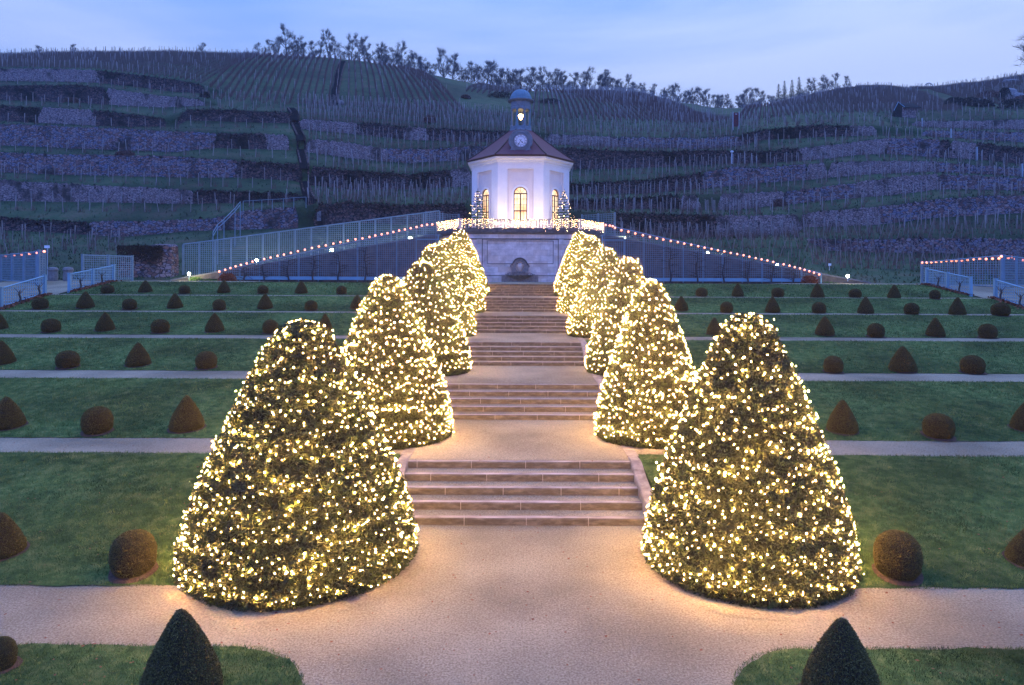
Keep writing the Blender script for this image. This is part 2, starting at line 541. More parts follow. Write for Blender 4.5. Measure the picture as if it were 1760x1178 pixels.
def lawn_strip(y0, y1, x0, x1, edge=None):
    nx = 150 if abs(x1 - x0) > 5 else 40; ny = 7
    V = []; Fc = []
    for j in range(ny + 1):
        for i in range(nx + 1):
            x = x0 + (x1 - x0) * i / nx
            a, b = y0, y1
            if edge: b = edge(x)
            y = a + (b - a) * j / ny
            w = (0.05 * fbm(x * 1.1, y0 + j) + 0.04 * fbm(x * 7.1, y0 - j)) * (1 if j in (0, ny) else 0)
            V.append((x, y + w, G(y) + 0.016 + 0.005 * math.sin(x * 1.3 + y)))
    for j in range(ny):
        for i in range(nx):
            a = j * (nx + 1) + i
            Fc.append((a, a + 1, a + nx + 2, a + nx + 1))
    lw.add(V, Fc)


def round_corner(x, r_=1.25):
    t = (2.5 + r_) - abs(x)
    return 9.2 - (r_ - math.sqrt(max(0, r_ * r_ - t * t)) if t > 0 else 0)


for s in (-1, 1):
    lawn_strip(-6, 9.2, s * 2.52, s * 4.0, round_corner)
    lawn_strip(-6, 9.2, s * 4.0, s * XL, round_corner)
    for k in range(6):
        lawn_strip(PF[k], PN[k + 1] if k < 5 else 49.5, s * 2.78, s * XL)
lawn_strip(56.2, 57.2, -7, 7)
tag(lw.build('lawn', M['grass']), kind='structure')

# gravel: the middle way (plaza, treads, landings) and the cross paths
gv = MB()


def sheet(x0, x1, y0, y1, z0, z1=None):
    z1 = z0 if z1 is None else z1
    gv.add([(x0, y0, z0), (x1, y0, z0), (x1, y1, z1), (x0, y1, z1)], [(0, 1, 2, 3)])


sheet(-3.0, 3.0, -6, FB[0], 0.004)
sheet(-3.9, -3.0, -6, 9.14, 0.004)
sheet(3.0, 3.9, -6, 9.14, 0.004)
for k in range(6):
    x1 = 31.9
    xi = 3.0 if k == 0 else 2.5
    sheet(-x1, -xi, PN[k] - 0.06, PF[k] + 0.06, k * DZ + 0.004)
    sheet(xi, x1, PN[k] - 0.06, PF[k] + 0.06, k * DZ + 0.004)
    z0 = (k + 1) * DZ
    yb = FB[k + 1] if k < 5 else 56.2
    sheet(-2.5, 2.5, FB[k] + 4 * TD + 0.12, yb, z0 + 0.008 if k < 5 else z0 + 0.03)
    for i in range(4):
        sheet(-2.5, 2.5, FB[k] + i * TD + 0.12, FB[k] + (i + 1) * TD, k * DZ + (i + 1) * DZ / 5 - 0.004)
for s in (-1, 1):   # sloping side walks beyond the lattice fences
    sheet(min(s * 28.9, s * 36), max(s * 28.9, s * 36), 30, 38.2, G(30) - 0.0, G(38.2))
    a, b = min(s * 28.9, s * 36), max(s * 28.9, s * 36)
    for q in range(len(knx) - 1):
        y0, y1 = max(knx[q], 38.2), min(knx[q + 1], 50.5)
        if y1 > y0: sheet(a, b, y0, y1, G(y0) + 0.02, G(y1) + 0.02)
    sheet(min(s * 20, s * 36), max(s * 20, s * 36), 50.3, 56.5, 6 * DZ + 0.016)
sheet(-22, 22, 49.6, 51.0, 6 * DZ + 0.012)
tag(gv.build('gravel_path', M['gravel']), kind='structure')

SIDES = {-1: 'left', 1: 'right'}
ORD = ['first', 'second', 'third', 'fourth', 'fifth', 'sixth']

# stone flights, each with five steps and two side kerbs
for k in range(6):
    t = thing('stone_staircase', (0, FB[k], k * DZ),
              '%s flight of five low stone steps counting up from the foreground' % ORD[k], 'stairs', 'stone flights of the garden stairway')
    for i in range(5):
        y = FB[k] + i * TD; z = k * DZ + i * DZ / 5
        st = MB()
        n = 42
        rings = []
        for q in range(n + 1):
            x = -2.5 + 5.0 * q / n
            dy = 0.006 * fbm(x * 3 + k * 7 + i, i); dz = 0.006 * fbm(x * 2.1 + 4 * i, k)
            rings.append([(x, y + dy, z - 0.14), (x, y + dy, z + DZ / 5 - 0.022), (x, y + 0.022 + dy, z + DZ / 5 + dz * 0.6),
                          (x, y + 0.15, z + DZ / 5 + dz * 0.3), (x, y + 0.15, z - 0.14)])
        st.loft(rings)
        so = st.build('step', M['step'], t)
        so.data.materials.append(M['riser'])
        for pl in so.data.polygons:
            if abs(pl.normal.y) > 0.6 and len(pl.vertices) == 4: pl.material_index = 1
        nj = 4
        off = (0.37 * ((i * 3 + k) % 4))
        for q in range(nj):
            x = -2.3 + off + 1.22 * q
            if abs(x) < 2.42:
                jt = MB()
                jt.box((x, y + 0.075, z + DZ / 10 + 0.001), (0.012, 0.16, DZ / 5 + 0.006))
                jt.build('joint', M['joint'], so)
    for s in (-1, 1):
        kb = MB()
        ys_ = np.linspace(FB[k] - 0.9, FB[k] + 2.5, 14)
        rings = []
        for y in ys_:
            lo = min(Zc(y), G(y)) - 0.2
            tline = np.interp(y, [FB[k] - 0.9, FB[k] - 0.1, FB[k] + 2.05, FB[k] + 2.5],
                              [k * DZ + 0.0, k * DZ + 0.16, (k + 1) * DZ + 0.06, (k + 1) * DZ + 0.02])
            hi = max(tline, G(y) + 0.03 if y < FB[k] + 1.4 else tline)
            rings.append([(s * 2.5, y, lo), (s * 2.5, y, hi - 0.02), (s * 2.52, y, hi), (s * 2.72, y, hi), (s * 2.75, y, hi - 0.03), (s * 2.75, y, lo)])
        kb.loft(rings)
        kb.build('side_kerb', M['kerb'], t)
    # low kerbs along the landing
for k in range(6):
    for s in (-1, 1):
        y0 = FB[k] + 2.5; y1 = (FB[k + 1] - 0.9) if k < 5 else 55.5
        kb = MB()
        rings = []
        for y in np.linspace(y0, y1, 10):
            hi = max((k + 1) * DZ + 0.02, G(y) + 0.02)
            rings.append([(s * 2.5, y, hi - 0.9), (s * 2.5, y, hi), (s * 2.76, y, hi), (s * 2.76, y, hi - 0.9)])
        kb.loft(rings)
        o = kb.build('stone_kerb', M['kerb'])
        tag(o, 'low stone kerb %s of the landing above the %s flight of steps' % (SIDES[s], ORD[k]), 'kerb', 'kerbs beside the landings')

# ------------------------------------------------------------------ foliage shapes
TREE_P = [(0.0, 0.95), (0.03, 1.0), (0.12, 0.985), (0.25, 0.91), (0.4, 0.79), (0.55, 0.645), (0.7, 0.50), (0.82, 0.37), (0.9, 0.275), (0.95, 0.21), (0.985, 0.12), (1.0, 0.0)]
CONE_P = [(0.0, 0.80), (0.05, 0.97), (0.12, 1.0), (0.25, 0.95), (0.45, 0.79), (0.65, 0.56), (0.8, 0.37), (0.92, 0.2), (0.98, 0.09), (1.0, 0.0)]
BALL_P = [(0.0, 0.6), (0.06, 0.78), (0.18, 0.93), (0.38, 1.0), (0.6, 0.98), (0.8, 0.82), (0.92, 0.56), (0.98, 0.28), (1.0, 0.0)]


def prof_r(P, t):
    return np.interp(t, [p[0] for p in P], [p[1] for p in P])


def prof_samples(P, n, hr):
    """n (t, angle) samples evenly over the surface; hr = height / radius"""
    tt = np.linspace(0, 1, 400)
    r = prof_r(P, tt)
    dl = np.hypot(np.diff(r), np.diff(tt) * hr)
    w = np.concatenate([[0], np.cumsum((r[1:] + r[:-1]) / 2 * dl)])
    u = rng.random(n) * w[-1]
    return np.interp(u, w, tt), rng.random(n) * 2 * PI


def hull_mesh(P, hr, nu, nv, amp, seed):
    V = []; Fc = []
    tt = np.linspace(0, 1, nv)
    for t in tt:
        for k in range(nu):
            a = 2 * PI * k / nu
            r = prof_r(P, t)
            d = 1 + amp * (math.sin(3 * a + seed) * 0.5 + math.sin(7 * a + t * 20 + seed) * 0.4 + rng.normal() * 0.4)
            V.append((r * d * math.cos(a), r * d * math.sin(a), t * hr))
    for j in range(nv - 1):
        for k in range(nu):
            k2 = (k + 1) % nu
            Fc.append((j * nu + k, j * nu + k2, (j + 1) * nu + k2, (j + 1) * nu + k))
    return V, Fc


def foliage(name, P, hr, nleaf, size, amp, seed, leafm, hullm, shell=0.03, out_=0.5, hull=0.975):
    """clipped foliage of unit radius: a lumpy hull and many small leaves; two materials in one mesh"""
    V, Fc = hull_mesh(P, hr, 64, 48, amp, seed)
    V = np.array(V) * [hull, hull, 0.99]
    t, a = prof_samples(P, nleaf, hr)
    r = prof_r(P, t)
    bump = 1 + amp * (np.sin(3 * a + seed) * 0.5 + np.sin(7 * a + t * 20 + seed) * 0.4)
    r = r * bump + rng.normal(size=nleaf) * shell - shell * 0.3
    C = np.stack([r * np.cos(a), r * np.sin(a), t * hr + rng.normal(size=nleaf) * shell * 0.5], 1)
    C[:, 2] = np.maximum(C[:, 2], 0.01)
    nrm = np.stack([np.cos(a), np.sin(a), np.full(nleaf, 0.35)], 1)
    A = rdir(nleaf) + nrm * out_
    A /= np.linalg.norm(A, axis=1)[:, None]
    B = np.cross(A, rdir(nleaf)); B /= np.linalg.norm(B, axis=1)[:, None]
    sz = size * rng.uniform(0.6, 1.4, nleaf)[:, None]
    LV, LF = diam(C, A * sz, B * sz * 0.34)
    me = npmesh(name, np.vstack([V, LV]), np.vstack([np.array(Fc), LF + len(V)]))
    me.materials.append(hullm); me.materials.append(leafm)
    idx = np.concatenate([np.zeros(len(Fc), dtype=np.int32), np.ones(len(LF), dtype=np.int32)])
    me.polygons.foreach_set('material_index', idx)
    return me


OCT_V = np.array([(1, 0, 0), (-1, 0, 0), (0, 1, 0), (0, -1, 0), (0, 0, 1), (0, 0, -1)], float)
OCT_F = np.array([(0, 2, 4), (2, 1, 4), (1, 3, 4), (3, 0, 4), (2, 0, 5), (1, 2, 5), (3, 1, 5), (0, 3, 5)])


def bulbs_mesh(name, C, r, m):
    C = np.asarray(C, float); n = len(C)
    rr = np.asarray(r, float) if hasattr(r, '__len__') else np.full(n, r)
    V = (C[:, None, :] + OCT_V[None] * rr[:, None, None]).reshape(-1, 3)
    Fa = (OCT_F[None] + (np.arange(n) * 6)[:, None, None]).reshape(-1, 3)
    me = npmesh(name, V, Fa); me.materials.append(m)
    return me


_ob = {}


def single_bulb(m):
    if m.name not in _ob:
        me = npmesh('bulb', OCT_V, OCT_F); me.materials.append(m); _ob[m.name] = me
    return _ob[m.name]


def add_bulbs(parent, C, r, m, nsolo=100, wirepts=None, wirerad=0.004):
    """bulbs of one light string: the ones nearest the camera as parts, the rest as one"""
    C = np.asarray(C)
    order = np.argsort(np.linalg.norm(C - np.array([0, 0, H]), axis=1))
    solo, rest = order[:nsolo], order[nsolo:]
    me = single_bulb(m)
    for i in solo:
        o = bpy.data.objects.new('bulb', me)
        COL.objects.link(o)
        o.parent = parent
        o.matrix_parent_inverse = parent.matrix_basis.inverted()
        o.location = C[i]; rr = r * rng.choice([0.6, 0.9, 1.1, 1.6], p=[0.3, 0.4, 0.2, 0.1]); o.scale = (rr, rr, rr)
    if len(rest):
        o = link('bulb', bulbs_mesh('bulbs', C[rest], r * rng.choice([0.55, 0.8, 1.0, 1.15, 1.5], len(rest), p=[0.25, 0.3, 0.25, 0.14, 0.06]) * rng.uniform(0.9, 1.1, len(rest)), m), None, parent)
        o['kind'] = 'stuff'


def wire_mesh(P, rad):
    P = np.asarray(P, float); n = len(P)
    T = np.gradient(P, axis=0); T /= np.linalg.norm(T, axis=1)[:, None] + 1e-9
    A = np.cross(T, [0, 0, 1.0]); A /= np.linalg.norm(A, axis=1)[:, None] + 1e-9
    B = np.cross(T, A)
    rings = [P + A * rad, P - 0.5 * A * rad + 0.87 * B * rad, P - 0.5 * A * rad - 0.87 * B * rad]
    V = np.stack(rings, 1).reshape(-1, 3)
    i = np.arange(n - 1) * 3
    Fa = np.concatenate([np.stack([i + k, i + (k + 1) % 3, i + 3 + (k + 1) % 3, i + 3 + k], 1) for k in range(3)])
    return npmesh('wire', V, Fa)


# ------------------------------------------------------------------ the twelve lit trees
treeA = foliage('foliage', TREE_P, 2.1, 62000, 0.021, 0.012, 0.3, M['yew'], M['yewhull'], shell=0.014)
treeB = foliage('foliage', TREE_P, 2.4, 50000, 0.021, 0.015, 2.1, M['yew'], M['yewhull'], shell=0.014)
#        side, y, x, radius, height, level
TREES = [(-1, 12.05, -3.76, 1.99, 4.13, 0), (1, 11.94, 3.90, 1.76, 4.29, 0),
         (-1, 18.2, -3.45, 1.72, 4.18, 1), (1, 18.2, 3.41, 1.45, 4.08, 1),
         (-1, 25.1, -3.50, 1.78, 3.98, 2), (1, 25.1, 3.90, 1.55, 4.12, 2),
         (-1, 31.8, -3.88, 1.92, 4.16, 3), (1, 31.8, 3.92, 1.80, 4.02, 3),
         (-1, 38.0, -3.78, 1.9, 4.05, 4), (1, 38.0, 3.82, 1.80, 4.2, 4),
         (-1, 43.7, -3.80, 1.85, 4.08, 5), (1, 43.7, 3.76, 1.66, 4.04, 5)]
LEAN = {0: 0.0, 1: -0.01}
sk = MB()
for n, (s, y, x, r, h, lev) in enumerate(TREES):
    r *= 0.975
    z0 = lev * DZ
    lab = '%s lit cone tree from the foreground on the %s of the stairs' % (ORD[lev], SIDES[s])
    t = thing('clipped_tree', (x, y, z0), lab, 'tree', 'clipped cone trees lining the stairway')
    me = treeA if (h / r) < 2.25 else treeB
    hr0 = 2.1 if me is treeA else 2.4
    o = link('crown', me, None, t)
    o.matrix_parent_inverse = Matrix.Identity(4)
    o.scale = (r, r, h / hr0); o.rotation_euler = (0, 0, n * 1.3)
    tr = MB(); tr.lathe([(0.2, -0.1), (0.14, 0.5), (0.08, h * 0.8)], (x, y, z0), 8)
    tr.build('trunk', M['bark'], t)
    # garland: a long wandering spiral from foot to top
    turns = 27 if lev < 2 else 24
    ds = 0.027
    pts = []; tt = 0.035; ang = rng.random() * 6
    ph = rng.random(6) * 6
    while tt < 0.985:
        rr = r * float(prof_r(TREE_P, tt))
        ang += ds / max(rr, 0.15)
        tt += (ds / max(rr, 0.15)) / (2 * PI * turns)
        wob = 0.011 * math.sin(ang * 2.3 + ph[0]) + 0.009 * math.sin(ang * 5.7 + ph[1]) + 0.007 * math.sin(ang * 0.43 + ph[2]) + 0.004 * math.sin(ang * 17.3 + ph[3])
        t2 = min(0.99, max(0.02, tt + wob))
        rr = r * float(prof_r(TREE_P, t2)) + 0.014 + 0.008 * math.sin(ang * 31)
        pts.append((x + rr * math.cos(ang), y + rr * math.sin(ang), z0 + t2 * h))
    P = np.array(pts)
    ls = thing('light_string', (x, y, z0), 'warm bulbs wound round the %s cone tree on the %s of the stairs' % (ORD[lev], SIDES[s]),
               'string lights', 'light strings on the cone trees')
    link('cable', wire_mesh(P[::3], 0.004), M['wire'], ls)
    step = rng.integers(3, 7, len(P)) if lev < 2 else rng.integers(4, 10, len(P))
    idx = np.cumsum(step); idx = idx[idx < len(P)]
    C = P[idx] + rng.normal(size=(len(idx), 3)) * [0.02, 0.02, 0.06]
    ca = rng.random(34) * 2 * PI; ct = 0.93 + 0.07 * rng.random(34) ** 0.6
    cr_ = r * prof_r(TREE_P, ct) + 0.01
    C = np.vstack([C, np.stack([x + cr_ * np.cos(ca), y + cr_ * np.sin(ca), z0 + ct * h + 0.01], 1)])
    C[:, 2] = np.maximum(C[:, 2], z0 + 0.08)
    # bulbs stand just proud of the leaves
    ax = C - np.array([x, y, 0]); ax[:, 2] = 0
    C = C + ax / np.linalg.norm(ax, axis=1)[:, None] * 0.02
    add_bulbs(ls, C, (0.0076, 0.0076, 0.0072, 0.0068, 0.0064, 0.0062)[lev], M['bulb'])
    # gravel skirt
    V = [(x, y, z0 + 0.012)]; n_ = 40
    for q in range(n_):
        a = 2 * PI * q / n_
        rr = r + 0.28 + 0.06 * fbm(a * 3, n)
        V.append((x + rr * math.cos(a), y + rr * math.sin(a), z0 + 0.012))
    sk.add(V, [(0, 1 + q, 1 + (q + 1) % n_) for q in range(n_)])
tag(sk.build('gravel', M['gravel']), kind='structure')

# ------------------------------------------------------------------ clipped topiary in the lawns
coneM = foliage('foliage', CONE_P, 2.0, 26000, 0.034, 0.02, 1.0, M['box'], M['boxhull'], shell=0.016, out_=1.2)
ballM = foliage('foliage', BALL_P, 1.75, 22000, 0.034, 0.024, 2.0, M['box'], M['boxhull'], shell=0.016, out_=1.2)
ROWS = [
    [('ball', 0, 1080, 1165, 56), ('cone', 313, 1047, 1236, 140), ('cone', 1450, 1062, 1246, 142)],
    [('cone', 4, 880, 970, 78), ('ball', 231, 911, 985, 78), ('ball', 1545, 912, 989, 80), ('cone', 1770, 905, 985, 76)],
    [('cone', 12, 681, 743, 62), ('ball', 168, 698, 744, 52), ('cone', 322, 679, 747, 60),
     ('cone', 1449, 686, 750, 53), ('ball', 1614, 710, 752, 54), ('cone', 1764, 690, 746, 50)],
    [('cone', 3, 585, 630, 44), ('ball', 117, 602, 632, 39), ('cone', 238, 588, 633, 43), ('ball', 355, 603, 633, 36),
     ('ball', 1433, 611, 641, 35), ('cone', 1552, 594, 643, 46), ('ball', 1672, 610, 642, 41)],
    [('cone', -4, 535, 569, 33), ('ball', 88, 547, 571, 31), ('cone', 181, 536, 571, 33), ('ball', 276, 548, 572, 31),
     ('cone', 369, 537, 573, 33), ('ball', 465, 549, 573, 28), ('cone', 559, 538, 574, 28),
     ('cone', 1228, 545, 578, 28), ('ball', 1322, 556, 579, 30), ('cone', 1418, 543, 579, 34), ('ball', 1506, 555, 580, 31),
     ('cone', 1608, 545, 581, 33), ('ball', 1698, 556, 582, 31)],
    [('ball', 69, 511, 531, 27), ('cone', 147, 500, 532, 30), ('ball', 223, 513, 532, 25), ('cone', 301, 503, 532, 27),
     ('ball', 377, 514, 533, 23), ('cone', 456, 504, 533, 27), ('ball', 535, 516, 534, 23), ('cone', 614, 506, 533, 26),
     ('cone', 1171, 508, 536, 25), ('ball', 1249, 518, 538, 23), ('cone', 1328, 509, 539, 26), ('ball', 1408, 519, 539, 25), ('cone', 1488, 509, 540, 28),
     ('ball', 1567, 520, 541, 26), ('cone', 1646, 510, 542, 29), ('ball', 1720, 520, 543, 31)],
    [('ball', 185, 489, 504, 22), ('cone', 250, 481, 504, 24), ('ball', 317, 490, 505, 20), ('cone', 385, 481, 505, 23),
     ('ball', 452, 490, 505, 19), ('cone', 518, 482, 506, 23), ('ball', 587, 491, 506, 19),
     ('ball', 1206, 494, 510, 22), ('cone', 1268, 486, 511, 22), ('ball', 1337, 494, 511, 22), ('cone', 1405, 486, 512, 24),
     ('ball', 1470, 496, 512, 23), ('cone', 1537, 488, 513, 23), ('ball', 1607, 498, 514, 19)],
]
RNAME = ['lowest lawn', 'second lawn from below', 'third lawn from below', 'fourth lawn from below',
         'fifth lawn from below', 'sixth lawn from below', 'topmost lawn']
TOP = []
soil = MB()
for ri, row in enumerate(ROWS):
    cnt = {}
    # order on each side, from the outer edge of the photo inwards
    for (kd, px, top, bot, w) in row:
        e = elev(px, bot)
        y = 6.0
        while y < 56 and (G(y) - H) / y < e: y += 0.02
        r = w / 2 / F * y * 1.0
        yc = y + r * 0.85
        r = w / 2 / F * yc
        x = px2w(px, HY, yc).x
        z0 = G(yc) - 0.02
        ztop = H + elev(px, top + (1 if kd == 'cone' else 2)) * (yc if kd == 'cone' else yc - 0.1 * r)
        h = max(ztop - z0, r * 1.1)
        if kd == 'ball':
            for _ in range(4):
                th = math.atan2(H - z0 - r, yc)
                ra = (bot - top) / w
                h = 2 * r * min(1.0, max(0.62, math.sqrt(max(0.3, ra * ra - math.sin(th) ** 2)) / math.cos(th)))
                e = elev(px, (top + bot) / 2)
                yc = 6.0
                while yc < 56 and (G(yc) + h / 2 - H) / yc < e: yc += 0.02
                r = w / 2 / F * yc; z0 = G(yc) - 0.02
            x = px2w(px, HY, yc).x
        r *= 0.915
        side = 'left' if px < CX else 'right'
        c = cnt[(kd, side)] = cnt.get((kd, side), 0) + 1
        edge_ = 'left edge' if side == 'left' else 'lit trees'
        shape = 'cone' if kd == 'cone' else 'ball'
        lab = 'clipped %s, %s from the %s, %s, %s half' % (shape, ORD[c - 1], edge_, RNAME[ri], side)
        t = thing('topiary_' + shape, (x, yc, z0), lab, 'topiary bush', 'clipped bushes on the lawns')
        me = coneM if kd == 'cone' else ballM
        o = link('foliage', me, None, t)
        o.matrix_parent_inverse = Matrix.Identity(4)
        o.scale = (r, r * rng.uniform(0.96, 1.04), h / (2.0 if kd == 'cone' else 1.75)); o.rotation_euler = (0, 0, rng.random() * 6)
        st = MB(); st.lathe([(0.06, -0.05), (0.04, h * 0.6)], (x, yc, z0), 6); st.build('stem', M['bark'], t)
        TOP.append((x, yc, r))
        n_ = 20; V = [(x, yc, G(yc) + 0.045)]
        for q in range(n_):
            a = 2 * PI * q / n_; rr = r * 0.95 + 0.06 + 0.04 * fbm(a * 2, px)
            yy = yc + rr * math.sin(a)
            V.append((x + rr * math.cos(a), yy, G(yy) + 0.03))
        soil.add(V, [(0, 1 + q, 1 + (q + 1) % n_) for q in range(n_)])
tag(soil.build('soil', M['soil']), kind='structure')

# ------------------------------------------------------------------ grass blades
gV = []; gF = []; gn = 0


def blades(x0, x1, y0, y1, dens, ln, wd, edge=None, cone=0.78):
    global gn
    n = int(abs(x1 - x0) * (y1 - y0) * dens)
    X = rng.uniform(min(x0, x1), max(x0, x1), n); Y = rng.uniform(y0, y1, n)
    keep = np.abs(X) < cone * Y + 0.5
    if edge is not None:
        keep &= Y < np.array([edge(v) for v in X]) + 0.04
    for (tx, ty, tr_) in TOP:
        if y0 - 1 < ty < y1 + 1:
            keep &= (X - tx) ** 2 + (Y - ty) ** 2 > (tr_ + 0.04) ** 2
    X = X[keep]; Y = Y[keep]; n = len(X)
    Z = np.interp(Y, knx, knz) + 0.01
    C = np.stack([X, Y, Z], 1)
    a = rng.random(n) * 2 * PI
    tilt = rng.uniform(0.2, 1.1, n)
    le = ln * rng.uniform(0.5, 1.4, n)
    A = np.stack([np.cos(a) * np.sin(tilt), np.sin(a) * np.sin(tilt), np.cos(tilt)], 1) * le[:, None]
    b = rng.random(n) * 2 * PI
    B = np.stack([np.cos(b), np.sin(b), np.zeros(n)], 1) * (wd * rng.uniform(0.6, 1.3, n))[:, None]
    Vv, Ff = tris(C, A, B)
    gV.append(Vv); gF.append(Ff + gn); gn += len(Vv)


for s in (-1, 1):
    blades(s * 2.5, s * 7.2, 7.4, 9.24, 3200, 0.05, 0.004, round_corner)
    blades(s * 2.8, s * 14, PF[0] - 0.03, PN[1] + 0.05, 1700, 0.055, 0.005)
    blades(s * 2.8, s * 18, PF[1] - 0.03, PN[2] + 0.05, 800, 0.06, 0.007)
    blades(s * 2.8, s * 24, PF[2] - 0.03, PN[3] + 0.05, 380, 0.065, 0.010)
    for k in (3, 4):
        blades(s * 2.8, s * XL, PF[k], PN[k + 1] + 0.05, 150, 0.07, 0.015)
    blades(s * 2.8, s * XL, PF[5], 49.5, 120, 0.08, 0.02)
o = link('grass', npmesh('grass', np.vstack(gV), np.vstack(gF)), M['blade'])
tag(o, kind='stuff')

# ------------------------------------------------------------------ the vineyard hill
PXA, PXB = -170, 1930
LV = {}
LV['A'] = ([(-170, 425), (400, 425), (500, 415), (1380, 410), (1420, 412), (1500, 412), (1600, 411), (1760, 412), (1930, 412)],
           [(-170, 425), (400, 425), (500, 415), (1380, 411), (1420, 430), (1500, 433), (1600, 435), (1760, 440), (1930, 442)])
LV['B'] = ([(-170, 372), (0, 374), (90, 382), (150, 383), (250, 381), (370, 376), (400, 366), (520, 356), (600, 348), (700, 354), (800, 352), (900, 356), (980, 364), (1060, 368), (1130, 370), (1230, 371), (1370, 371), (1400, 366), (1500, 357), (1600, 345), (1700, 338), (1760, 338), (1930, 335)],
           [(-170, 395), (0, 395), (100, 400), (200, 408), (330, 397), (500, 393), (600, 382), (700, 386), (800, 385), (980, 394), (1060, 398), (1230, 407), (1370, 402), (1380, 391), (1500, 387), (1600, 375), (1760, 366), (1930, 365)])
LV['C'] = ([(-170, 308), (0, 310), (100, 316), (200, 322), (300, 326), (400, 330), (500, 335), (540, 336), (800, 338), (920, 344), (980, 345), (1100, 342), (1160, 338), (1260, 333), (1350, 330), (1400, 325), (1470, 315), (1560, 303), (1610, 300), (1760, 308), (1930, 310)],
           [(-170, 343), (0, 345), (200, 348), (300, 350), (500, 348), (540, 337), (800, 339), (930, 345), (980, 360), (1160, 359), (1260, 361), (1350, 352), (1470, 340), (1560, 332), (1610, 325), (1760, 328), (1930, 330)])
LV['D'] = ([(-170, 260), (0, 263), (100, 266), (300, 270), (410, 277), (500, 283), (530, 287), (600, 294), (700, 300), (770, 293), (810, 289), (900, 305), (980, 316), (1100, 312), (1200, 300), (1260, 287), (1300, 290), (1400, 282), (1520, 278), (1600, 278), (1700, 288), (1760, 292), (1930, 294)],
           [(-170, 292), (0, 296), (100, 300), (300, 305), (410, 305), (500, 310), (530, 318), (600, 325), (700, 325), (810, 320), (980, 334), (1100, 333), (1200, 325), (1300, 315), (1400, 308), (1500, 299), (1600, 295), (1700, 300), (1760, 304), (1930, 306)])
LV['E'] = ([(-170, 210), (0, 214), (100, 218), (200, 222), (310, 228), (370, 230), (450, 231), (500, 234), (530, 240), (600, 247), (660, 256), (740, 257), (800, 252), (900, 254), (975, 255), (1060, 260), (1145, 262), (1200, 260), (1310, 262), (1370, 256), (1470, 246), (1530, 238), (1600, 240), (1690, 248), (1760, 258), (1930, 262)],
           [(-170, 247), (0, 250), (100, 254), (300, 262), (370, 254), (500, 258), (530, 262), (600, 272), (700, 280), (800, 275), (900, 282), (975, 290), (1060, 290), (1200, 284), (1240, 281), (1310, 280), (1400, 275), (1480, 266), (1540, 265), (1600, 270), (1690, 275), (1760, 283), (1930, 287)])
LV['F'] = ([(-170, 182), (0, 184), (70, 186), (160, 190), (280, 205), (305, 200), (320, 191), (400, 190), (500, 195), (515, 206), (600, 212), (700, 219), (800, 225), (850, 226), (945, 232), (1050, 236), (1200, 240), (1270, 235), (1310, 224), (1400, 216), (1460, 218), (1500, 218), (1590, 224), (1690, 227), (1760, 229), (1930, 231)],
           [(-170, 205), (0, 208), (100, 213), (200, 218), (300, 218), (320, 207), (500, 212), (515, 222), (600, 230), (700, 240), (800, 243), (945, 248), (1050, 252), (1200, 256), (1270, 251), (1310, 240), (1400, 236), (1500, 233), (1590, 234), (1760, 245), (1930, 248)])
LV['G'] = ([(-170, 148), (0, 150), (130, 147), (200, 155), (290, 168), (350, 173), (380, 181), (500, 186), (800, 205), (945, 222), (1200, 226), (1300, 212), (1500, 207), (1580, 210), (1760, 206), (1930, 204)],
           [(-170, 170), (0, 172), (130, 176), (220, 182), (280, 185), (350, 182), (380, 182), (500, 187), (800, 206), (945, 223), (1200, 227), (1300, 213), (1500, 208), (1590, 219), (1760, 223), (1930, 224)])
LV['H'] = ([(-170, 117), (0, 119), (160, 121), (200, 126), (300, 138), (360, 152), (400, 164), (500, 171), (800, 190), (945, 205), (1200, 214), (1400, 195), (1760, 188), (1930, 186)],
           [(-170, 137), (0, 139), (160, 142), (240, 150), (300, 158), (360, 162), (400, 165), (500, 172), (800, 191), (945, 206), (1200, 215), (1400, 196), (1760, 189), (1930, 187)])
SKY = [(-170, 100), (0, 97), (150, 92), (300, 91), (450, 95), (560, 99), (620, 105), (700, 120), (780, 137), (850, 151), (900, 157), (960, 158), (1040, 158), (1100, 164), (1170, 179), (1230, 190), (1290, 192), (1330, 187), (1400, 166), (1440, 156), (1500, 151), (1600, 153), (1680, 144), (1760, 131), (1930, 118)]
SKD = [(-170, 165), (300, 172), (560, 195), (900, 225), (1200, 270), (1290, 275), (1400, 235), (1600, 215), (1760, 195), (1930, 180)]
LD = {'A': 74, 'B': 84, 'C': 92, 'D': 99, 'E': 107, 'F': 116, 'G': 125, 'H': 133}
NM = 'ABCDEFGH'


def ip(T, x): return float(np.interp(x, [a for a, _ in T], [b for _, b in T]))


def wob(px, k): return 1.1 * fbm(px * 0.021, k * 3.3 + 1) + 0.5 * fbm(px * 0.11, k)


def level(px, k):
    """foot and head of terrace wall k in image column px: ((d, z), (d, z))"""
    n = NM[k]
    t, b = ip(LV[n][0], px), ip(LV[n][1], px)
    w = wob(px, k)
    if b - t < 3: t = b = (t + b) / 2
    d = LD[n] + 1.2 * math.sin(px * 0.004 + k)
    db = d; dt = d + 0.25
    return (db, H + elev(px, b + w * 0.4) * db), (dt, H + elev(px, t + w) * dt)


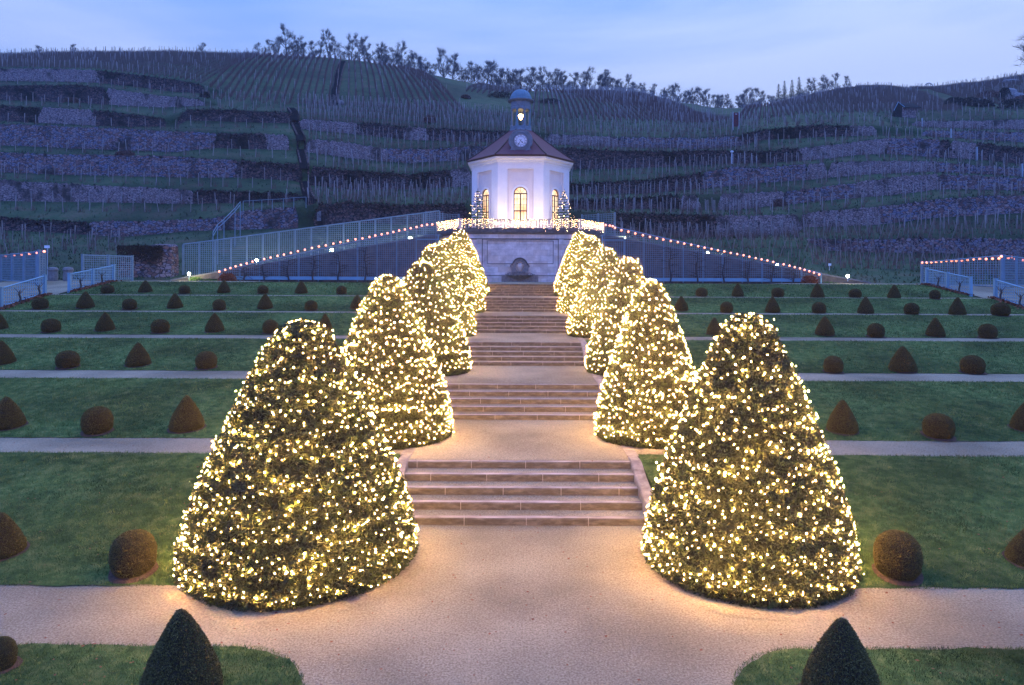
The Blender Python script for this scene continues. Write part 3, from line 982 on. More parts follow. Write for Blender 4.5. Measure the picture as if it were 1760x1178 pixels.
def profile(px):
    foot = 57.0 if px < 330 or px > 1380 else 62.0
    P = [(40.0, 3.0), (foot, 6 * DZ - 0.03), (foot + 1.0, 6 * DZ + 0.05)]
    for k in range(8):
        a, b = level(px, k)
        P.append(a); P.append((max(b[0], a[0] + 0.05), max(b[1], a[1] + 0.01)))
    sd = ip(SKD, px)
    zs = H + elev(px, ip(SKY, px) + 0.8 * fbm(px * 0.03, 9)) * sd
    d0, z0 = P[-1]
    for q in range(1, 8):
        f_ = q / 8
        P.append((d0 + (sd - d0) * f_, z0 + (zs - z0) * (f_ + 0.05 * math.sin(f_ * PI) + 0.012 * fbm(px * 0.02 + q, q))))
    P.append((sd, zs)); P.append((sd + 6, zs + 0.1)); P.append((sd + 26, zs + 0.4)); P.append((sd + 120, zs - 20))
    return P


cols = np.arange(PXA, PXB + 1, 6.0)
PR = [profile(c) for c in cols]
PRd = np.array([[p[0] for p in P] for P in PR]); PRz = np.array([[p[1] for p in P] for P in PR])
PRd = np.maximum.accumulate(PRd, axis=1)


def hz(X, Y):
    """height of the hill at (X, Y)"""
    px = CX + F * X / Y
    i = (px - PXA) / 6.0
    i0 = int(min(max(math.floor(i), 0), len(cols) - 2)); f_ = min(max(i - i0, 0), 1)
    return (1 - f_) * np.interp(Y, PRd[i0], PRz[i0]) + f_ * np.interp(Y, PRd[i0 + 1], PRz[i0 + 1])


hv = []; hf = []
nr = None
for ci, c in enumerate(cols):
    P = list(zip(PRd[ci], PRz[ci]))
    # extra rows between terraces so that the banks are not dead flat
    Q = []
    for a, b in zip(P[:-1], P[1:]):
        Q.append(a)
        for f_ in (0.33, 0.66):
            dd = a[0] + (b[0] - a[0]) * f_
            nzv = 0.10 * fbm(c * 0.05 + dd, dd * 0.3) if (b[0] - a[0]) > 3 else 0
            Q.append((dd, a[1] + (b[1] - a[1]) * f_ + nzv))
    Q.append(P[-1])
    nr = len(Q)
    for d, z in Q:
        hv.append(((c - CX) / F * d, d, z))
for ci in range(len(cols) - 1):
    for r_ in range(nr - 1):
        a = ci * nr + r_
        hf.append((a, a + nr, a + nr + 1, a + 1))
o = link('hill', npmesh('hill', hv, hf), M['hillgrass'])
tag(o, kind='structure')

# dry stone walls, one object for each stretch: level, from px, to px, material, words, ivy
WALLS = [
    ('A', 1392, 1925, 'drystone', 'long low rubble wall behind the right lattice pergola'),
    ('B', -165, 150, 'darkdry', 'dark overgrown wall behind the left lattice pergola'),
    ('B', 152, 390, 'drystone', 'rubble wall left of the blue stair railing'),
    ('B', 392, 508, 'drystone', 'reddish wall just right of the blue stair railing'),
    ('B', 545, 800, 'darkdry', 'dark red wall above the left ramp trellis'),
    ('B', 1058, 1228, 'darkdry', 'dark red wall above the top of the right ramp'),
    ('B', 1230, 1286, 'palestone', 'pale wall block right of the dark red wall'),
    ('B', 1290, 1370, 'palestone', 'square pale wall block in the row above the right ramp'),
    ('B', 1378, 1508, 'palestone', 'pale wall climbing to the right above the right ramp'),
    ('B', 1510, 1925, 'drystone', 'broken reddish wall at lower right'),
    ('C', -165, 330, 'palestone', 'patchy pale wall, lowest long wall on the left slope'),
    ('C', 332, 512, 'darkdry', 'dark brown wall left of the dark vineyard steps, lowest'),
    ('C', 975, 1165, 'darkdry', 'dark vine covered wall low behind the right side of the belvedere'),
    ('C', 1168, 1198, 'palestone', 'small pale wall patch right of the belvedere'),
    ('C', 1240, 1345, 'palestone', 'pale wall patch in the middle right slope, lower'),
    ('C', 1348, 1470, 'drystone', 'rising mauve wall on the lower right slope'),
    ('C', 1472, 1612, 'palestone', 'pale curved wall on the lower right slope'),
    ('C', 1614, 1925, 'drystone', 'brown rubble wall at the right edge, lower'),
    ('D', -165, 408, 'drystone', 'long blue and red rubble wall, second long wall from below left'),
    ('D', 410, 512, 'darkdry', 'dark wall with white stones left of the vineyard steps'),
    ('D', 538, 770, 'darkdry', 'dark wall with thin pale top right of the vineyard steps'),
    ('D', 772, 806, 'palestone', 'small pale wall beside the belvedere eaves, left'),
    ('D', 975, 1205, 'darkdry', 'long dark wall slanting up right of the belvedere'),
    ('D', 1207, 1385, 'drystone', 'mauve wall with a bright rock end on the right slope'),
    ('D', 1388, 1416, 'palestone', 'short pale wall with stone stair notches on the right slope'),
    ('D', 1428, 1610, 'palestone', 'long pale wall in the middle of the right slope'),
    ('D', 1612, 1925, 'drystone', 'reddish wall at the right edge, middle'),
    ('E', -165, 372, 'drystone', 'tall blue and red rubble wall, third long wall from below left'),
    ('E', 374, 452, 'darkdry', 'dark ivy wall beside a square pale wall'),
    ('E', 454, 492, 'palestone', 'square pale wall left of the dark vineyard steps'),
    ('E', 530, 660, 'palestone', 'pale wall right of the vineyard steps, middle of slope'),
    ('E', 662, 868, 'drystone', 'mauve wall left of the belvedere roof'),
    ('E', 962, 1150, 'darkdry', 'dark wall with pale stones right of the belvedere roof'),
    ('E', 1152, 1300, 'darkdry', 'dark rubble bank below the dark red board'),
    ('E', 1302, 1372, 'darkdry', 'dark topped wall curving up on the right slope'),
    ('E', 1374, 1528, 'palestone', 'pale curved wall below the dark hedge on the right slope'),
    ('E', 1530, 1612, 'drystone', 'tall grey wall below the stone hut'),
    ('E', 1614, 1632, 'darkdry', 'narrow dark wall right of the tall grey wall'),
    ('E', 1634, 1678, 'palestone', 'bright square wall at right'),
    ('E', 1680, 1925, 'darkdry', 'dark wall at the right edge, upper'),
    ('F', -165, 68, 'darkdry', 'dark bushy wall at the left edge, upper'),
    ('F', 70, 158, 'palestone', 'broken pale wall at upper left'),
    ('F', 160, 278, 'darkdry', 'dark ivy wall at upper left'),
    ('F', 310, 502, 'darkdry', 'dark brown wall left of the top of the vineyard steps'),
    ('F', 516, 612, 'palestone', 'pale wall right of the top of the vineyard steps'),
    ('F', 614, 698, 'darkdry', 'dark wall behind dense posts left of the belvedere'),
    ('F', 700, 730, 'palestone', 'short pale wall left of the belvedere lantern'),
    ('F', 732, 870, 'darkdry', 'dark wall left of the belvedere lantern'),
    ('F', 942, 1060, 'palestone', 'pale wall right of the belvedere clock'),
    ('F', 1062, 1270, 'drystone', 'long grey wall running right to the dark red board'),
    ('F', 1272, 1400, 'darkdry', 'dark wall arching right of the dark red board'),
    ('F', 1402, 1458, 'darkdry', 'dark wall with a pale patch on the upper right slope'),
    ('F', 1460, 1500, 'palestone', 'pale wall patch left of the stone hut'),
    ('F', 1590, 1925, 'drystone', 'long brown wall at the right edge right of the hut'),
    ('G', -165, 180, 'darkdry', 'dark brown wall at the left edge, second from the top'),
    ('G', 182, 345, 'palestone', 'pale wall with dark ivy at upper left, second from the top'),
    ('G', 1572, 1925, 'palestone', 'long pale wall right of the stone hut'),
    ('H', -165, 165, 'palestone', 'topmost pale wall at the left edge'),
    ('H', 167, 345, 'darkdry', 'topmost dark ivy wall at left'),
]
iv = []
for (n, a, b, mt, words) in WALLS:
    k = NM.index(n)
    mb = MB(); rings = []
    xs_ = np.arange(a - 6, b + 6.1, 3.0); dofs = rng.uniform(-0.09, 0.09)
    for x in xs_:
        (d0, z0), (d1, z1) = level(x, k)
        d0 -= 0.18 + dofs
        hh = max(z1 - z0, 0.25) * min(1.0, 0.35 + 0.65 * min(x - (a - 6), (b + 6) - x) / (7 + 4 * fbm(a, 1)))
        jag = 0.10 * fbm(x * 0.7, k * 2 + a) + rng.normal() * 0.05
        zt = z0 + hh + 0.05 + jag
        u = (x - CX) / F
        fr = 0.05 * fbm(x * 0.4, k)
        rings.append([(u * (d0 + fr), d0 + fr, z0 - 0.6), (u * (d0 + 0.08 + fr), d0 + 0.08 + fr, z0 + hh * 0.5), (u * (d0 + 0.14 + fr), d0 + 0.14 + fr, zt),
                      (u * (d0 + 0.55), d0 + 0.55, zt), (u * (d0 + 0.6), d0 + 0.6, z0 - 0.6)])
        if mt == 'darkdry' or rng.random() < 0.12:
            nn = rng.integers(6, 14) if mt == 'darkdry' else rng.integers(2, 8)
            for _ in range(nn):
                xx = x + rng.uniform(-2, 2); dd = d0 + rng.uniform(-0.15, 0.25); zz = zt - abs(rng.normal()) * hh * (0.3 if mt == 'darkdry' else 0.15) + 0.1
                iv.append(((xx - CX) / F * dd, dd, zz))
    mb.loft(rings)
    o = mb.build('dry_stone_wall', M[mt])
    tag(o, words, 'stone wall', 'dry stone walls of the vineyard')
C = np.array(iv); n = len(C)
A = rdir(n) * rng.uniform(0.06, 0.2, n)[:, None]; B = np.cross(A, rdir(n))
V, Fa = diam(C, A, B)
tag(link('ivy', npmesh('ivy', V, Fa), M['ivy']), kind='stuff')

# vine posts and canes -------------------------------------------------------
posts = []   # (x, y, z, h, lean)
canes = []


def row_between(k, f_, pa, pb, sp, hp=1.75, pc=0.75, jit=0.25, gap=0.0):
    """a level row of posts on the bank above wall k (f_ 0) or towards the next wall (f_ 1)"""
    px = pa
    while px < pb:
        (_, _), (d0, z0) = level(px, k)
        (d1, z1), _ = level(px, k + 1) if k < 7 else ((d0 + 12, z0 + 3), None)
        d = d0 + (d1 - d0) * f_ + rng.normal() * 0.15
        X = (px - CX) / F * d
        if rng.random() > gap:
            posts.append((X, d, hz(X, d), hp * rng.uniform(0.85, 1.12), rng.normal() * 0.05))
        if rng.random() < pc: canes.append((X + 0.3, d, hz(X, d), 1.15))
        px += sp / d * F * rng.uniform(1 - jit, 1 + jit)


# left slope: sparse rows with pale posts
for k, f_, sp in [(1, 0.5, 1.9), (1, 0.95, 2.4), (2, 0.3, 2.1), (2, 0.9, 2.6), (3, 0.35, 2.4), (3, 0.9, 2.8), (4, 0.5, 2.3), (5, 0.3, 2.2), (5, 0.8, 2.4), (6, 0.4, 2.2), (6, 0.85, 2.5)]:
    row_between(k, f_, -160, 500, sp, hp=1.6, pc=0.8)
# centre and right: dense rows
for k in range(1, 7):
    for f_ in (0.12, 0.5, 0.9):
        row_between(k, f_, 530, 1300, 1.05, hp=1.7)
        row_between(k, f_, 1300, 1925, 2.3 if f_ != 0.5 else 1.6, hp=1.6)
# below the lowest walls
for d in np.arange(60, 83, 2.1):
    for (pa, pb) in ((-160, 215), (1070, 1925)):
        if d > 82: continue
        px = pa
        while px < pb:
            X = (px - CX) / F * d
            if not (pa < 0 and px > 20 + (d - 60) * 9 and d < 70) and not (px > 1360 and px < 1600 and d < 63):
                z = hz(X, d)
                if not (pb > 1000 and d < 64 and px < 1420):
                    posts.append((X, d, z, 1.6 * rng.uniform(0.85, 1.15), rng.normal() * 0.08)); canes.append((X + 0.3, d, z, 1.1))
            px += (2.6 if pb < 300 else 1.15) / d * F * rng.uniform(0.8, 1.2)
# upper slopes: rows that run up the hill
def uprow(px0, d0, dx, dmax_px, hp, sp, hc=1.1, d1=None):
    X = (px0 - CX) / F * d0; Y = d0
    while True:
        px = CX + F * X / Y
        if px < PXA + 5 or px > PXB - 5: break
        if Y > ip(SKD, px) + 1.5 or (d1 and Y > d1): break
        z = hz(X, Y)
        canes.append((X, Y, z, hc, 0.3)); canes.append((X + dx * 0.5, Y + 0.5, z + 0.1, hc, 0.3))
        if rng.random() < 0.45 / sp or Y == d0: posts.append((X, Y, z, hp * rng.uniform(0.9, 1.1), rng.normal() * 0.03))
        Y += 1.0; X += dx


for px in np.arange(352, 585, 13.2): uprow(px, 130.5, -0.245, 0, 1.9, 4)
for px in np.arange(598, 800, 13.2): uprow(px, 131.0, -0.245, 0, 1.9, 4)
for px in np.arange(915, 1262, 9.5): uprow(px, 134.5, 0.03, 0, 2.0, 2.2, 0.9)
for px in np.arange(1270, 1660, 8.5): uprow(px, 134.5, 0.35, 0, 1.7, 5, 1.0)
for px in np.arange(1670, 1925, 12): uprow(px, 140, 0.4, 0, 1.7, 3, 1.0)
for px in np.arange(800, 905, 9.5): uprow(px, 165, 0.03, 0, 1.8, 3, 0.9)
for px in np.arange(-160, 350, 9): uprow(px, 136.0, -0.15, 0, 1.7, 3, 1.0)
for d_, z_ in ((118, 0), (122, 0), (127, 0), (131, 0)):
    px = 512
    while px < 870:
        X = (px - CX) / F * d_; posts.append((X, d_, hz(X, d_), 1.9, rng.normal() * 0.04)); canes.append((X + .2, d_, hz(X, d_), 1.2)); px += 0.75 / d_ * F

pv = MB(); pv.tube([(0, 0, -0.2), (0, 0, 1)], 0.036, 4)
post_me = bpy.data.meshes.new('vineyard_post'); post_me.from_pydata(pv.v, [], pv.f); post_me.materials.append(M['post'])
PX = np.array([(p[0], p[1], p[2], p[3], p[4]) for p in posts])
u_ = CX + F * PX[:, 0] / PX[:, 1]
vis = (u_ > 0) & (u_ < 1760)
order = np.argsort(np.where(vis, PX[:, 1], 1e6))
for i in order[:300]:
    x, y, z, h, ln = PX[i]
    o = bpy.data.objects.new('vineyard_post', post_me)
    COL.objects.link(o)
    o.location = (x, y, z); o.scale = (1, 1, h); o.rotation_euler = (ln, ln * 1.7, 0)
    tag(o, 'thin pale wooden vine post standing low on the vineyard slope', 'vine post', 'vine posts nearest the garden')
rest = PX[order[300:]]
n = len(rest)
base = rest[:, :3]; top = base + np.stack([rest[:, 4] * rest[:, 3], np.zeros(n), rest[:, 3]], 1)
w = 0.036
V = []
for (ax, ay) in ((-1, -1), (1, -1), (1, 1), (-1, 1)):
    V.append(base + [ax * w, ay * w, -0.2])
for (ax, ay) in ((-1, -1), (1, -1), (1, 1), (-1, 1)):
    V.append(top + [ax * w, ay * w, 0])
V = np.stack(V, 1).reshape(-1, 3)
fq = np.array([(0, 1, 5, 4), (1, 2, 6, 5), (2, 3, 7, 6), (3, 0, 4, 7), (4, 5, 6, 7)])
Fa = (fq[None] + (np.arange(n) * 8)[:, None, None]).reshape(-1, 4)
tag(link('vineyard_posts', npmesh('vineyard_posts', V, Fa), M['post']), kind='stuff')
# canes: thin crossed twigs at each vine
CN = np.array([c if len(c) == 5 else c + (1.0,) for c in canes]); n = len(CN); K = 9
C0 = np.repeat(CN[:, :3], K, axis=0)
hh = np.repeat(CN[:, 3], K); wj = np.repeat(CN[:, 4], K)
C0 = C0 + np.stack([rng.normal(size=n * K) * 0.22 * wj, rng.normal(size=n * K) * 0.15, np.zeros(n * K)], 1)
A = np.stack([rng.normal(size=n * K) * 0.22 * wj, rng.normal(size=n * K) * 0.15, hh * rng.uniform(0.5, 1.15, n * K)], 1)
B = np.stack([rng.uniform(0.02, 0.035, n * K), rng.normal(size=n * K) * 0.01, np.zeros(n * K)], 1)
V, Fa = tris(C0, A, B)
half = (n // 2) * K
tag(link('vines', npmesh('vines', V[:half * 3], Fa[:half]), M['cane']), kind='stuff')
tag(link('vines', npmesh('vines', V[half * 3:], Fa[half:] - half * 3), M['cane2']), kind='stuff')
# rough grass tufts on the banks
nT = 26000
px_ = rng.uniform(-20, 1790, nT); dd_ = 58 + 85 * rng.random(nT) ** 1.2
X_ = (px_ - CX) / F * dd_
Z_ = np.array([hz(a, b) for a, b in zip(X_, dd_)])
C0 = np.stack([X_, dd_, Z_ - 0.03], 1)
A = np.stack([rng.normal(size=nT) * 0.1, rng.normal(size=nT) * 0.1, rng.uniform(0.12, 0.4, nT)], 1)
B = rdir(nT) * rng.uniform(0.04, 0.12, nT)[:, None]
V, Fa = tris(C0, A, B)
tag(link('rough_grass', npmesh('rough_grass', V, Fa), M['hillgrass']), kind='stuff')

# dark flight of vineyard steps and the dark gully above it
def hill_steps(pts, label, wpx, nst):
    t = thing('vineyard_steps', tuple(px2w(pts[0][0], HY, pts[0][2])), label, 'outdoor steps', None)
    for q in range(nst):
        mb = MB()
        f_ = q / nst
        s_ = f_ * (len(pts) - 1); i = min(int(s_), len(pts) - 2); g_ = s_ - i
        px = pts[i][0] * (1 - g_) + pts[i + 1][0] * g_; d = pts[i][2] * (1 - g_) + pts[i + 1][2] * g_
        X = (px - CX) / F * d; wd = wpx / F * d
        z = hz(X, d)
        mb.box((X, d - 0.2, z - 0.1), (wd, 0.9, 0.75))
        mb.build('tread', M['ivyd'], t)
    for s in (-1, 1):
        P_ = []
        for q in range(nst):
            f_ = q / nst
            s_ = f_ * (len(pts) - 1); i = min(int(s_), len(pts) - 2); g_ = s_ - i
            px = pts[i][0] * (1 - g_) + pts[i + 1][0] * g_; d = pts[i][2] * (1 - g_) + pts[i + 1][2] * g_
            X = (px - CX) / F * d + s * wpx / F * d / 2
            P_.append((X, d, hz(X, d) + 0.32))
        mb = MB(); mb.tube(P_, 0.16, 5)
        mb.build('side_wall', M['darkdry'], t)
    return t


M['ivyd'] = mat('dark_mossy_step', [(0.012, 0.012, 0.012), (0.03, 0.028, 0.024)], 2, 0.95)
hill_steps([(536, 350, 86), (528, 330, 92), (522, 295, 99), (516, 250, 108), (506, 215, 117), (500, 190, 124)], 'dark narrow flight of steps climbing between the vineyard walls left of the belvedere', 13, 90)
hill_steps([(573, 185, 131), (576, 160, 142), (581, 130, 160), (588, 103, 186)], 'dark strip of steps running up through the vine rows to the skyline', 11, 90)

# ------------------------------------------------------------------ bare trees on the skyline
def bare_tree(seed, hh, spread, nb, fine):
    r = random.Random(seed)
    trunk = MB(); segs = []

    def grow(p, d, ln, rad, dep):
        q = p + d * ln
        segs.append((p, q, rad, rad * 0.65, dep))
        if dep >= nb: return
        nch = 3 if dep < 2 else r.choice((3, 4))
        for c in range(nch):
            ax = Vector((r.gauss(0, 1), r.gauss(0, 1), r.gauss(0, 0.6))).normalized()
            nd = (d + ax * spread * (0.55 + 0.2 * dep)).normalized()
            nd.z = nd.z * 0.9 + 0.42; nd.normalize()
            grow(p + d * ln * r.uniform(0.55, 1.0), nd, ln * r.uniform(0.62, 0.82), rad * 0.55, dep + 1)
    p = Vector((0, 0, -0.05)); d = Vector((0, 0, 1)); nl = 7
    for i in range(nl):
        d = (d + Vector((r.gauss(0, .10), r.gauss(0, .10), 0.1))).normalized()
        q = p + d * 0.12; ra = 0.020 * (1 - i / nl) + 0.004
        segs.append((p, q, ra, ra * 0.85, 0))
        if i >= 1:
            for c in range(3 if i < 5 else 4):
                aa = r.random() * 2 * PI
                el = 0.45 + 0.12 * i + r.gauss(0, .1)
                grow(q, Vector((math.cos(aa), math.sin(aa), el)).normalized(), (0.20 - 0.016 * i) * r.uniform(0.7, 1.2) * (0.6 + 0.5 * spread), ra * 0.55, 1)
        p = q
    mz = max(s[1].z for s in segs)
    k = hh / mz
    tw = MB()
    for p, q, a, b, dep in segs:
        if dep <= 0:
            trunk.tube([p * k, q * k], [a * k, b * k], 5, False)
    TW = []
    for p, q, a, b, dep in segs:
        if dep > 0:
            tw.tube([p * k, q * k], [max(a * k, 0.02), max(b * k, 0.016)], 3, False)
        if dep >= 1:
            for _ in range(fine):
                s0 = p + (q - p) * r.random()
                dv = ((q - p).normalized() + Vector((r.gauss(0, .6), r.gauss(0, .6), r.gauss(0.2, .5)))).normalized() * r.uniform(0.05, 0.15)
                TW.append((s0 * k, dv * k))
    for s0, dv in TW:
        sd = dv.cross(Vector((r.gauss(0, 1), r.gauss(0, 1), r.gauss(0, 1)))).normalized() * 0.016
        tw.add([s0 - sd, s0 + sd, s0 + dv], [(0, 1, 2)])
    out_ = []
    for nm, mb_, mt in (('trunk', trunk, M['bark']), ('crown', tw, M['twig'])):
        me = bpy.data.meshes.new(nm); me.from_pydata(mb_.v, [], mb_.f); me.materials.append(mt); out_.append(me)
    return out_


BT = [bare_tree(s, 8.0, sp, 4, 1) for s, sp in ((1, 0.9), (2, 0.7), (3, 1.05), (4, 0.8), (5, 0.95), (6, 0.65))]


def conifer_mesh(hh, rad, seed, nlev, mt_leaf, drp=0.25, dens=26, lw_=0.05):
    r = random.Random(seed)
    tr = MB(); tr.tube([(0, 0, -0.2), (0, 0, hh * 0.97)], [rad * 0.07, rad * 0.01], 6)
    lf = MB()
    for i in range(nlev):
        t = i / nlev
        z = hh * (0.08 + 0.9 * t); rr = rad * (1 - t) ** 0.85 * r.uniform(0.85, 1.1) + 0.04 * rad
        nb_ = max(5, int(12 * (1 - t)))
        for b in range(nb_):
            a = 2 * PI * (b + r.random() * 0.7) / nb_
            L_ = rr * r.uniform(0.75, 1.1)
            d = Vector((math.cos(a), math.sin(a), -drp + 0.3 * t))
            tip = Vector((0, 0, z)) + d * L_
            for q in range(max(4, int(dens * (1 - t)) )):
                s0 = Vector((0, 0, z)) + d * L_ * r.uniform(0.1, 1)
                dv = (d * 0.5 + Vector((r.gauss(0, .5), r.gauss(0, .5), r.gauss(0, .25)))).normalized() * rad * r.uniform(0.08, 0.17)
                sd = dv.cross(Vector((r.gauss(0, 1), r.gauss(0, 1), 1))).normalized() * rad * lw_
                lf.add([s0 - sd, s0 + sd, s0 + dv], [(0, 1, 2)])
            lf.tube([(0, 0, z), tuple(tip)], [rad * 0.02, rad * 0.006], 3, False)
    tip = Vector((0, 0, hh * 0.9))
    lf.tube([tip, (0, 0, hh)], [rad * 0.03, rad * 0.01], 4)
    out_ = []
    for nm, mb_, mt in (('trunk', tr, M['bark']), ('crown', lf, mt_leaf)):
        me = bpy.data.meshes.new(nm); me.from_pydata(mb_.v, [], mb_.f); me.materials.append(mt); out_.append(me)
    return out_


CT = [conifer_mesh(8.0, 2.0, s, 22, M['conifer']) for s in (1, 2)]


def place_tree(name, px, hpx, meshes, hm, label, group, back=4.0, wide=1.0, base=None):
    d = ip(SKD, px) + back
    X = (px - CX) / F * d
    z = hz(X, d) - 0.2
    h = hpx / F * d
    t = thing(name, (X, d, z), label, 'tree', group)
    ra = rng.random() * 6
    for me in meshes:
        o = bpy.data.objects.new(me.name, me); COL.objects.link(o); o.parent = t
        o.scale = (h / hm * wide, h / hm * wide, h / hm); o.rotation_euler = (0, 0, ra)
    return t


SK = [(490, 50), (505, 36), (463, 24), (520, 32), (540, 28), (563, 44), (575, 34), (603, 46), (618, 28), (632, 42), (648, 36), (659, 38), (675, 34), (690, 44), (703, 30),
      (712, 42), (728, 30), (762, 52), (776, 40), (792, 30), (806, 34), (820, 38), (834, 36), (846, 44), (858, 38), (870, 40), (884, 36), (893, 40), (906, 36), (920, 32),
      (935, 38), (948, 34), (958, 42), (968, 30), (985, 34), (998, 30), (1015, 36), (1026, 30), (1040, 34), (1050, 28), (1062, 24), (1076, 26), (1092, 22), (1104, 18),
      (1120, 16), (1135, 18), (1150, 20), (1165, 34), (1176, 28), (1190, 28), (1202, 26), (1214, 28), (1226, 24), (1240, 28), (1252, 26), (1264, 30), (1276, 28), (1288, 32),
      (1300, 34), (1312, 32), (1326, 26), (1392, 32), (1384, 24), (1420, 30), (1432, 26), (1456, 18), (442, 18), (420, 12), (345, 18), (125, 14), (60, 18), (740, 20), (1410, 22)]
SK += [(float(v), float(rng.uniform(14, 30)) * (1.0 if v < 1080 else 0.7)) for v in np.arange(455, 1335, 19)]
for i, (px, hp_) in enumerate(SK):
    if px < 450: where = 'low bare shrubby tree on the left crest'
    elif px < 740: where = 'bare tree on the crest above the steep vine rows'
    elif px < 900: where = 'bare tree on the crest left of the belvedere lantern'
    elif px < 1110: where = 'bare tree on the crest right of the belvedere lantern'
    elif px < 1340: where = 'small bare tree in the dip of the crest'
    else: where = 'bare tree right of the dark conifers'
    nth = sum(1 for q in SK if q[0] < px and ((q[0] < 450) == (px < 450)) and (q[0] < 740) == (px < 740) and (q[0] < 900) == (px < 900) and (q[0] < 1110) == (px < 1110) and (q[0] < 1340) == (px < 1340))
    TN = ['twenty', 'thirty', 'forty']
    NUM = ['leftmost'] + ['%s from the left,' % w for w in ('second', 'third', 'fourth', 'fifth', 'sixth', 'seventh', 'eighth', 'ninth', 'tenth', 'eleventh', 'twelfth',
            'thirteenth', 'fourteenth', 'fifteenth', 'sixteenth', 'seventeenth', 'eighteenth', 'nineteenth', 'twentieth') + tuple('%s-%s' % (a_, b_) for a_ in TN for b_ in ('first', 'second', 'third', 'fourth', 'fifth', 'sixth', 'seventh', 'eighth', 'ninth', 'tenth'))]
    place_tree('bare_tree', px + rng.uniform(-2, 2), hp_ * 0.98 + 12, BT[i % 6], 8.0, '%s %s' % (NUM[nth], where), 'bare trees on the crest', back=2 + 10 * rng.random(), wide=rng.uniform(0.85, 1.15))
for i, (px, hp_) in enumerate([(1337, 36), (1347, 38), (1360, 36), (1372, 38)]):
    place_tree('conifer', px, hp_ + 10, CT[i % 2], 8.0, '%s of the four dark conifers on the crest' % ('leftmost', 'second', 'third', 'rightmost')[i], 'conifers on the crest', 3, 0.85)
place_tree('bare_tree', 1784, 98, BT[2], 8.0, 'large bare tree cut by the right edge of the photo', 'bare trees on the crest', 3, 1.3)

# ------------------------------------------------------------------ bastion with the fountain wall
Z6 = 6 * DZ
ZF = 8.35                       # top of the wall, floor of the platform
bast = thing('bastion', (0, 57, Z6), 'pale sandstone terrace wall with a wall fountain at the head of the stairs', 'retaining wall')
foot = [(-4.8, 57.0), (4.8, 57.0), (7.1, 61.0), (7.1, 75.0), (-7.1, 75.0), (-4.8 - 2.3, 61.0)]
mb = MB()
mb.loft([[(x, y, Z6 - 0.5) for x, y in foot], [(x, y, ZF) for x, y in foot]])
mb.build('wall', M['sandstone'], bast)


def off(poly, e, cy=66.0):
    out_ = []
    n_ = len(poly)
    for i in range(n_):
        a, b, c = Vector(poly[i - 1]), Vector(poly[i]), Vector(poly[(i + 1) % n_])
        n1 = Vector(((b - a).y, -(b - a).x)).normalized(); n2 = Vector(((c - b).y, -(c - b).x)).normalized()
        m_ = (n1 + n2).normalized(); k_ = e / max(0.3, m_.dot(n1))
        out_.append(tuple(b + m_ * k_))
    return out_


def band(m_, z0, z1, e0, e1=None, poly=foot):
    e1 = e0 if e1 is None else e1
    m_.loft([[(x, y, z0) for x, y in off(poly, e0)], [(x, y, z1) for x, y in off(poly, e1)]])


mb = MB(); band(mb, ZF - 0.02, ZF + 0.22, 0.28); mb.build('cornice', M['darkstone'], bast)
mb = MB(); band(mb, ZF - 0.18, ZF - 0.021, 0.06, 0.22); mb.build('cornice', M['carved'], bast)
mb = MB(); band(mb, ZF - 0.62, ZF - 0.52, 0.05); mb.build('moulding', M['darkstone'], bast)
mb = MB(); band(mb, Z6 + 0.5, Z6 + 0.58, 0.07); mb.build('moulding', M['carved'], bast)
mb = MB(); band(mb, Z6 - 0.4, Z6 + 0.5, 0.045); mb.build('plinth', M['sandstone'], bast)
for s in (-1, 1):
    mb = MB()
    for q in range(11):
        mb.box((s * 3.34, 56.97, Z6 + 0.74 + q * 0.265), (0.40, 0.08, 0.245))
    mb.build('quoin', M['sandstone'], bast)
    mb = MB(); mb.box((s * 3.1, 56.99, Z6 + 2.05), (0.06, 0.06, 2.9)); mb.build('pilaster_edge', M['darkstone'], bast)
mb = MB()
for (xa, za, xb, zb) in ((-2.72, 5.75, 2.72, 5.81), (-2.72, 7.60, 2.72, 7.66)):
    mb.box2((xa, 56.95, za), (xb, 57.02, zb))
for xq in (-2.72, 2.66):
    mb.box2((xq, 56.953, 5.81), (xq + 0.06, 57.02, 7.60))
mb.build('panel_frame', M['carved'], bast)
# lit white doorway in the left wing wall
u = (Vector((-7.1, 61.0)) - Vector((-4.8, 57.0))); un = u.normalized(); nn = Vector((un.y, -un.x)) * (1)
if nn.y > 0: nn = -nn
for s in (-1, 1):
    c = Vector((-4.8, 57.0)) + un * 3.1 + nn * 0.03
    mb = MB(); mb.box((c.x if s < 0 else -c.x, c.y, Z6 + 1.65), (1.0, 0.05, 2.4), rz=(math.atan2(un.y, un.x) if s < 0 else PI - math.atan2(un.y, un.x)))
    mb.build('door', M['white'] if s < 0 else M['sandstone'], bast)

# fountain
ft = thing('wall_fountain', (0, 56.9, Z6), 'grey carved wall fountain with a bearded mask above a scalloped shell basin', 'fountain')
fx = -0.02
to3 = lambda sx, z, d: (fx + sx, 56.93 - 0.16 + d, z)
arc = [(0.62 * math.cos(a), 5.62 + 0.42 * math.sin(a)) for a in np.linspace(0.25, PI - 0.25, 13)]
outl = [(-0.68, 4.85), (0.68, 4.85), (0.70, 5.45), (0.80, 5.5), (0.78, 5.66), (0.62, 5.70)] + [(0.58 * math.cos(a), 5.70 + 0.48 * math.sin(a)) for a in np.linspace(0.35, PI - 0.35, 13)] + [(-0.62, 5.70), (-0.78, 5.66), (-0.80, 5.5), (-0.70, 5.45)]
niche = [(0.34 * math.cos(a), 5.52 + 0.42 * math.sin(a)) for a in np.linspace(0, 2 * PI, 21)[:-1]]
mb = MB(); mb.plate(outl, [niche], to3, 0.16); mb.build('back_plate', M['carved'], ft)
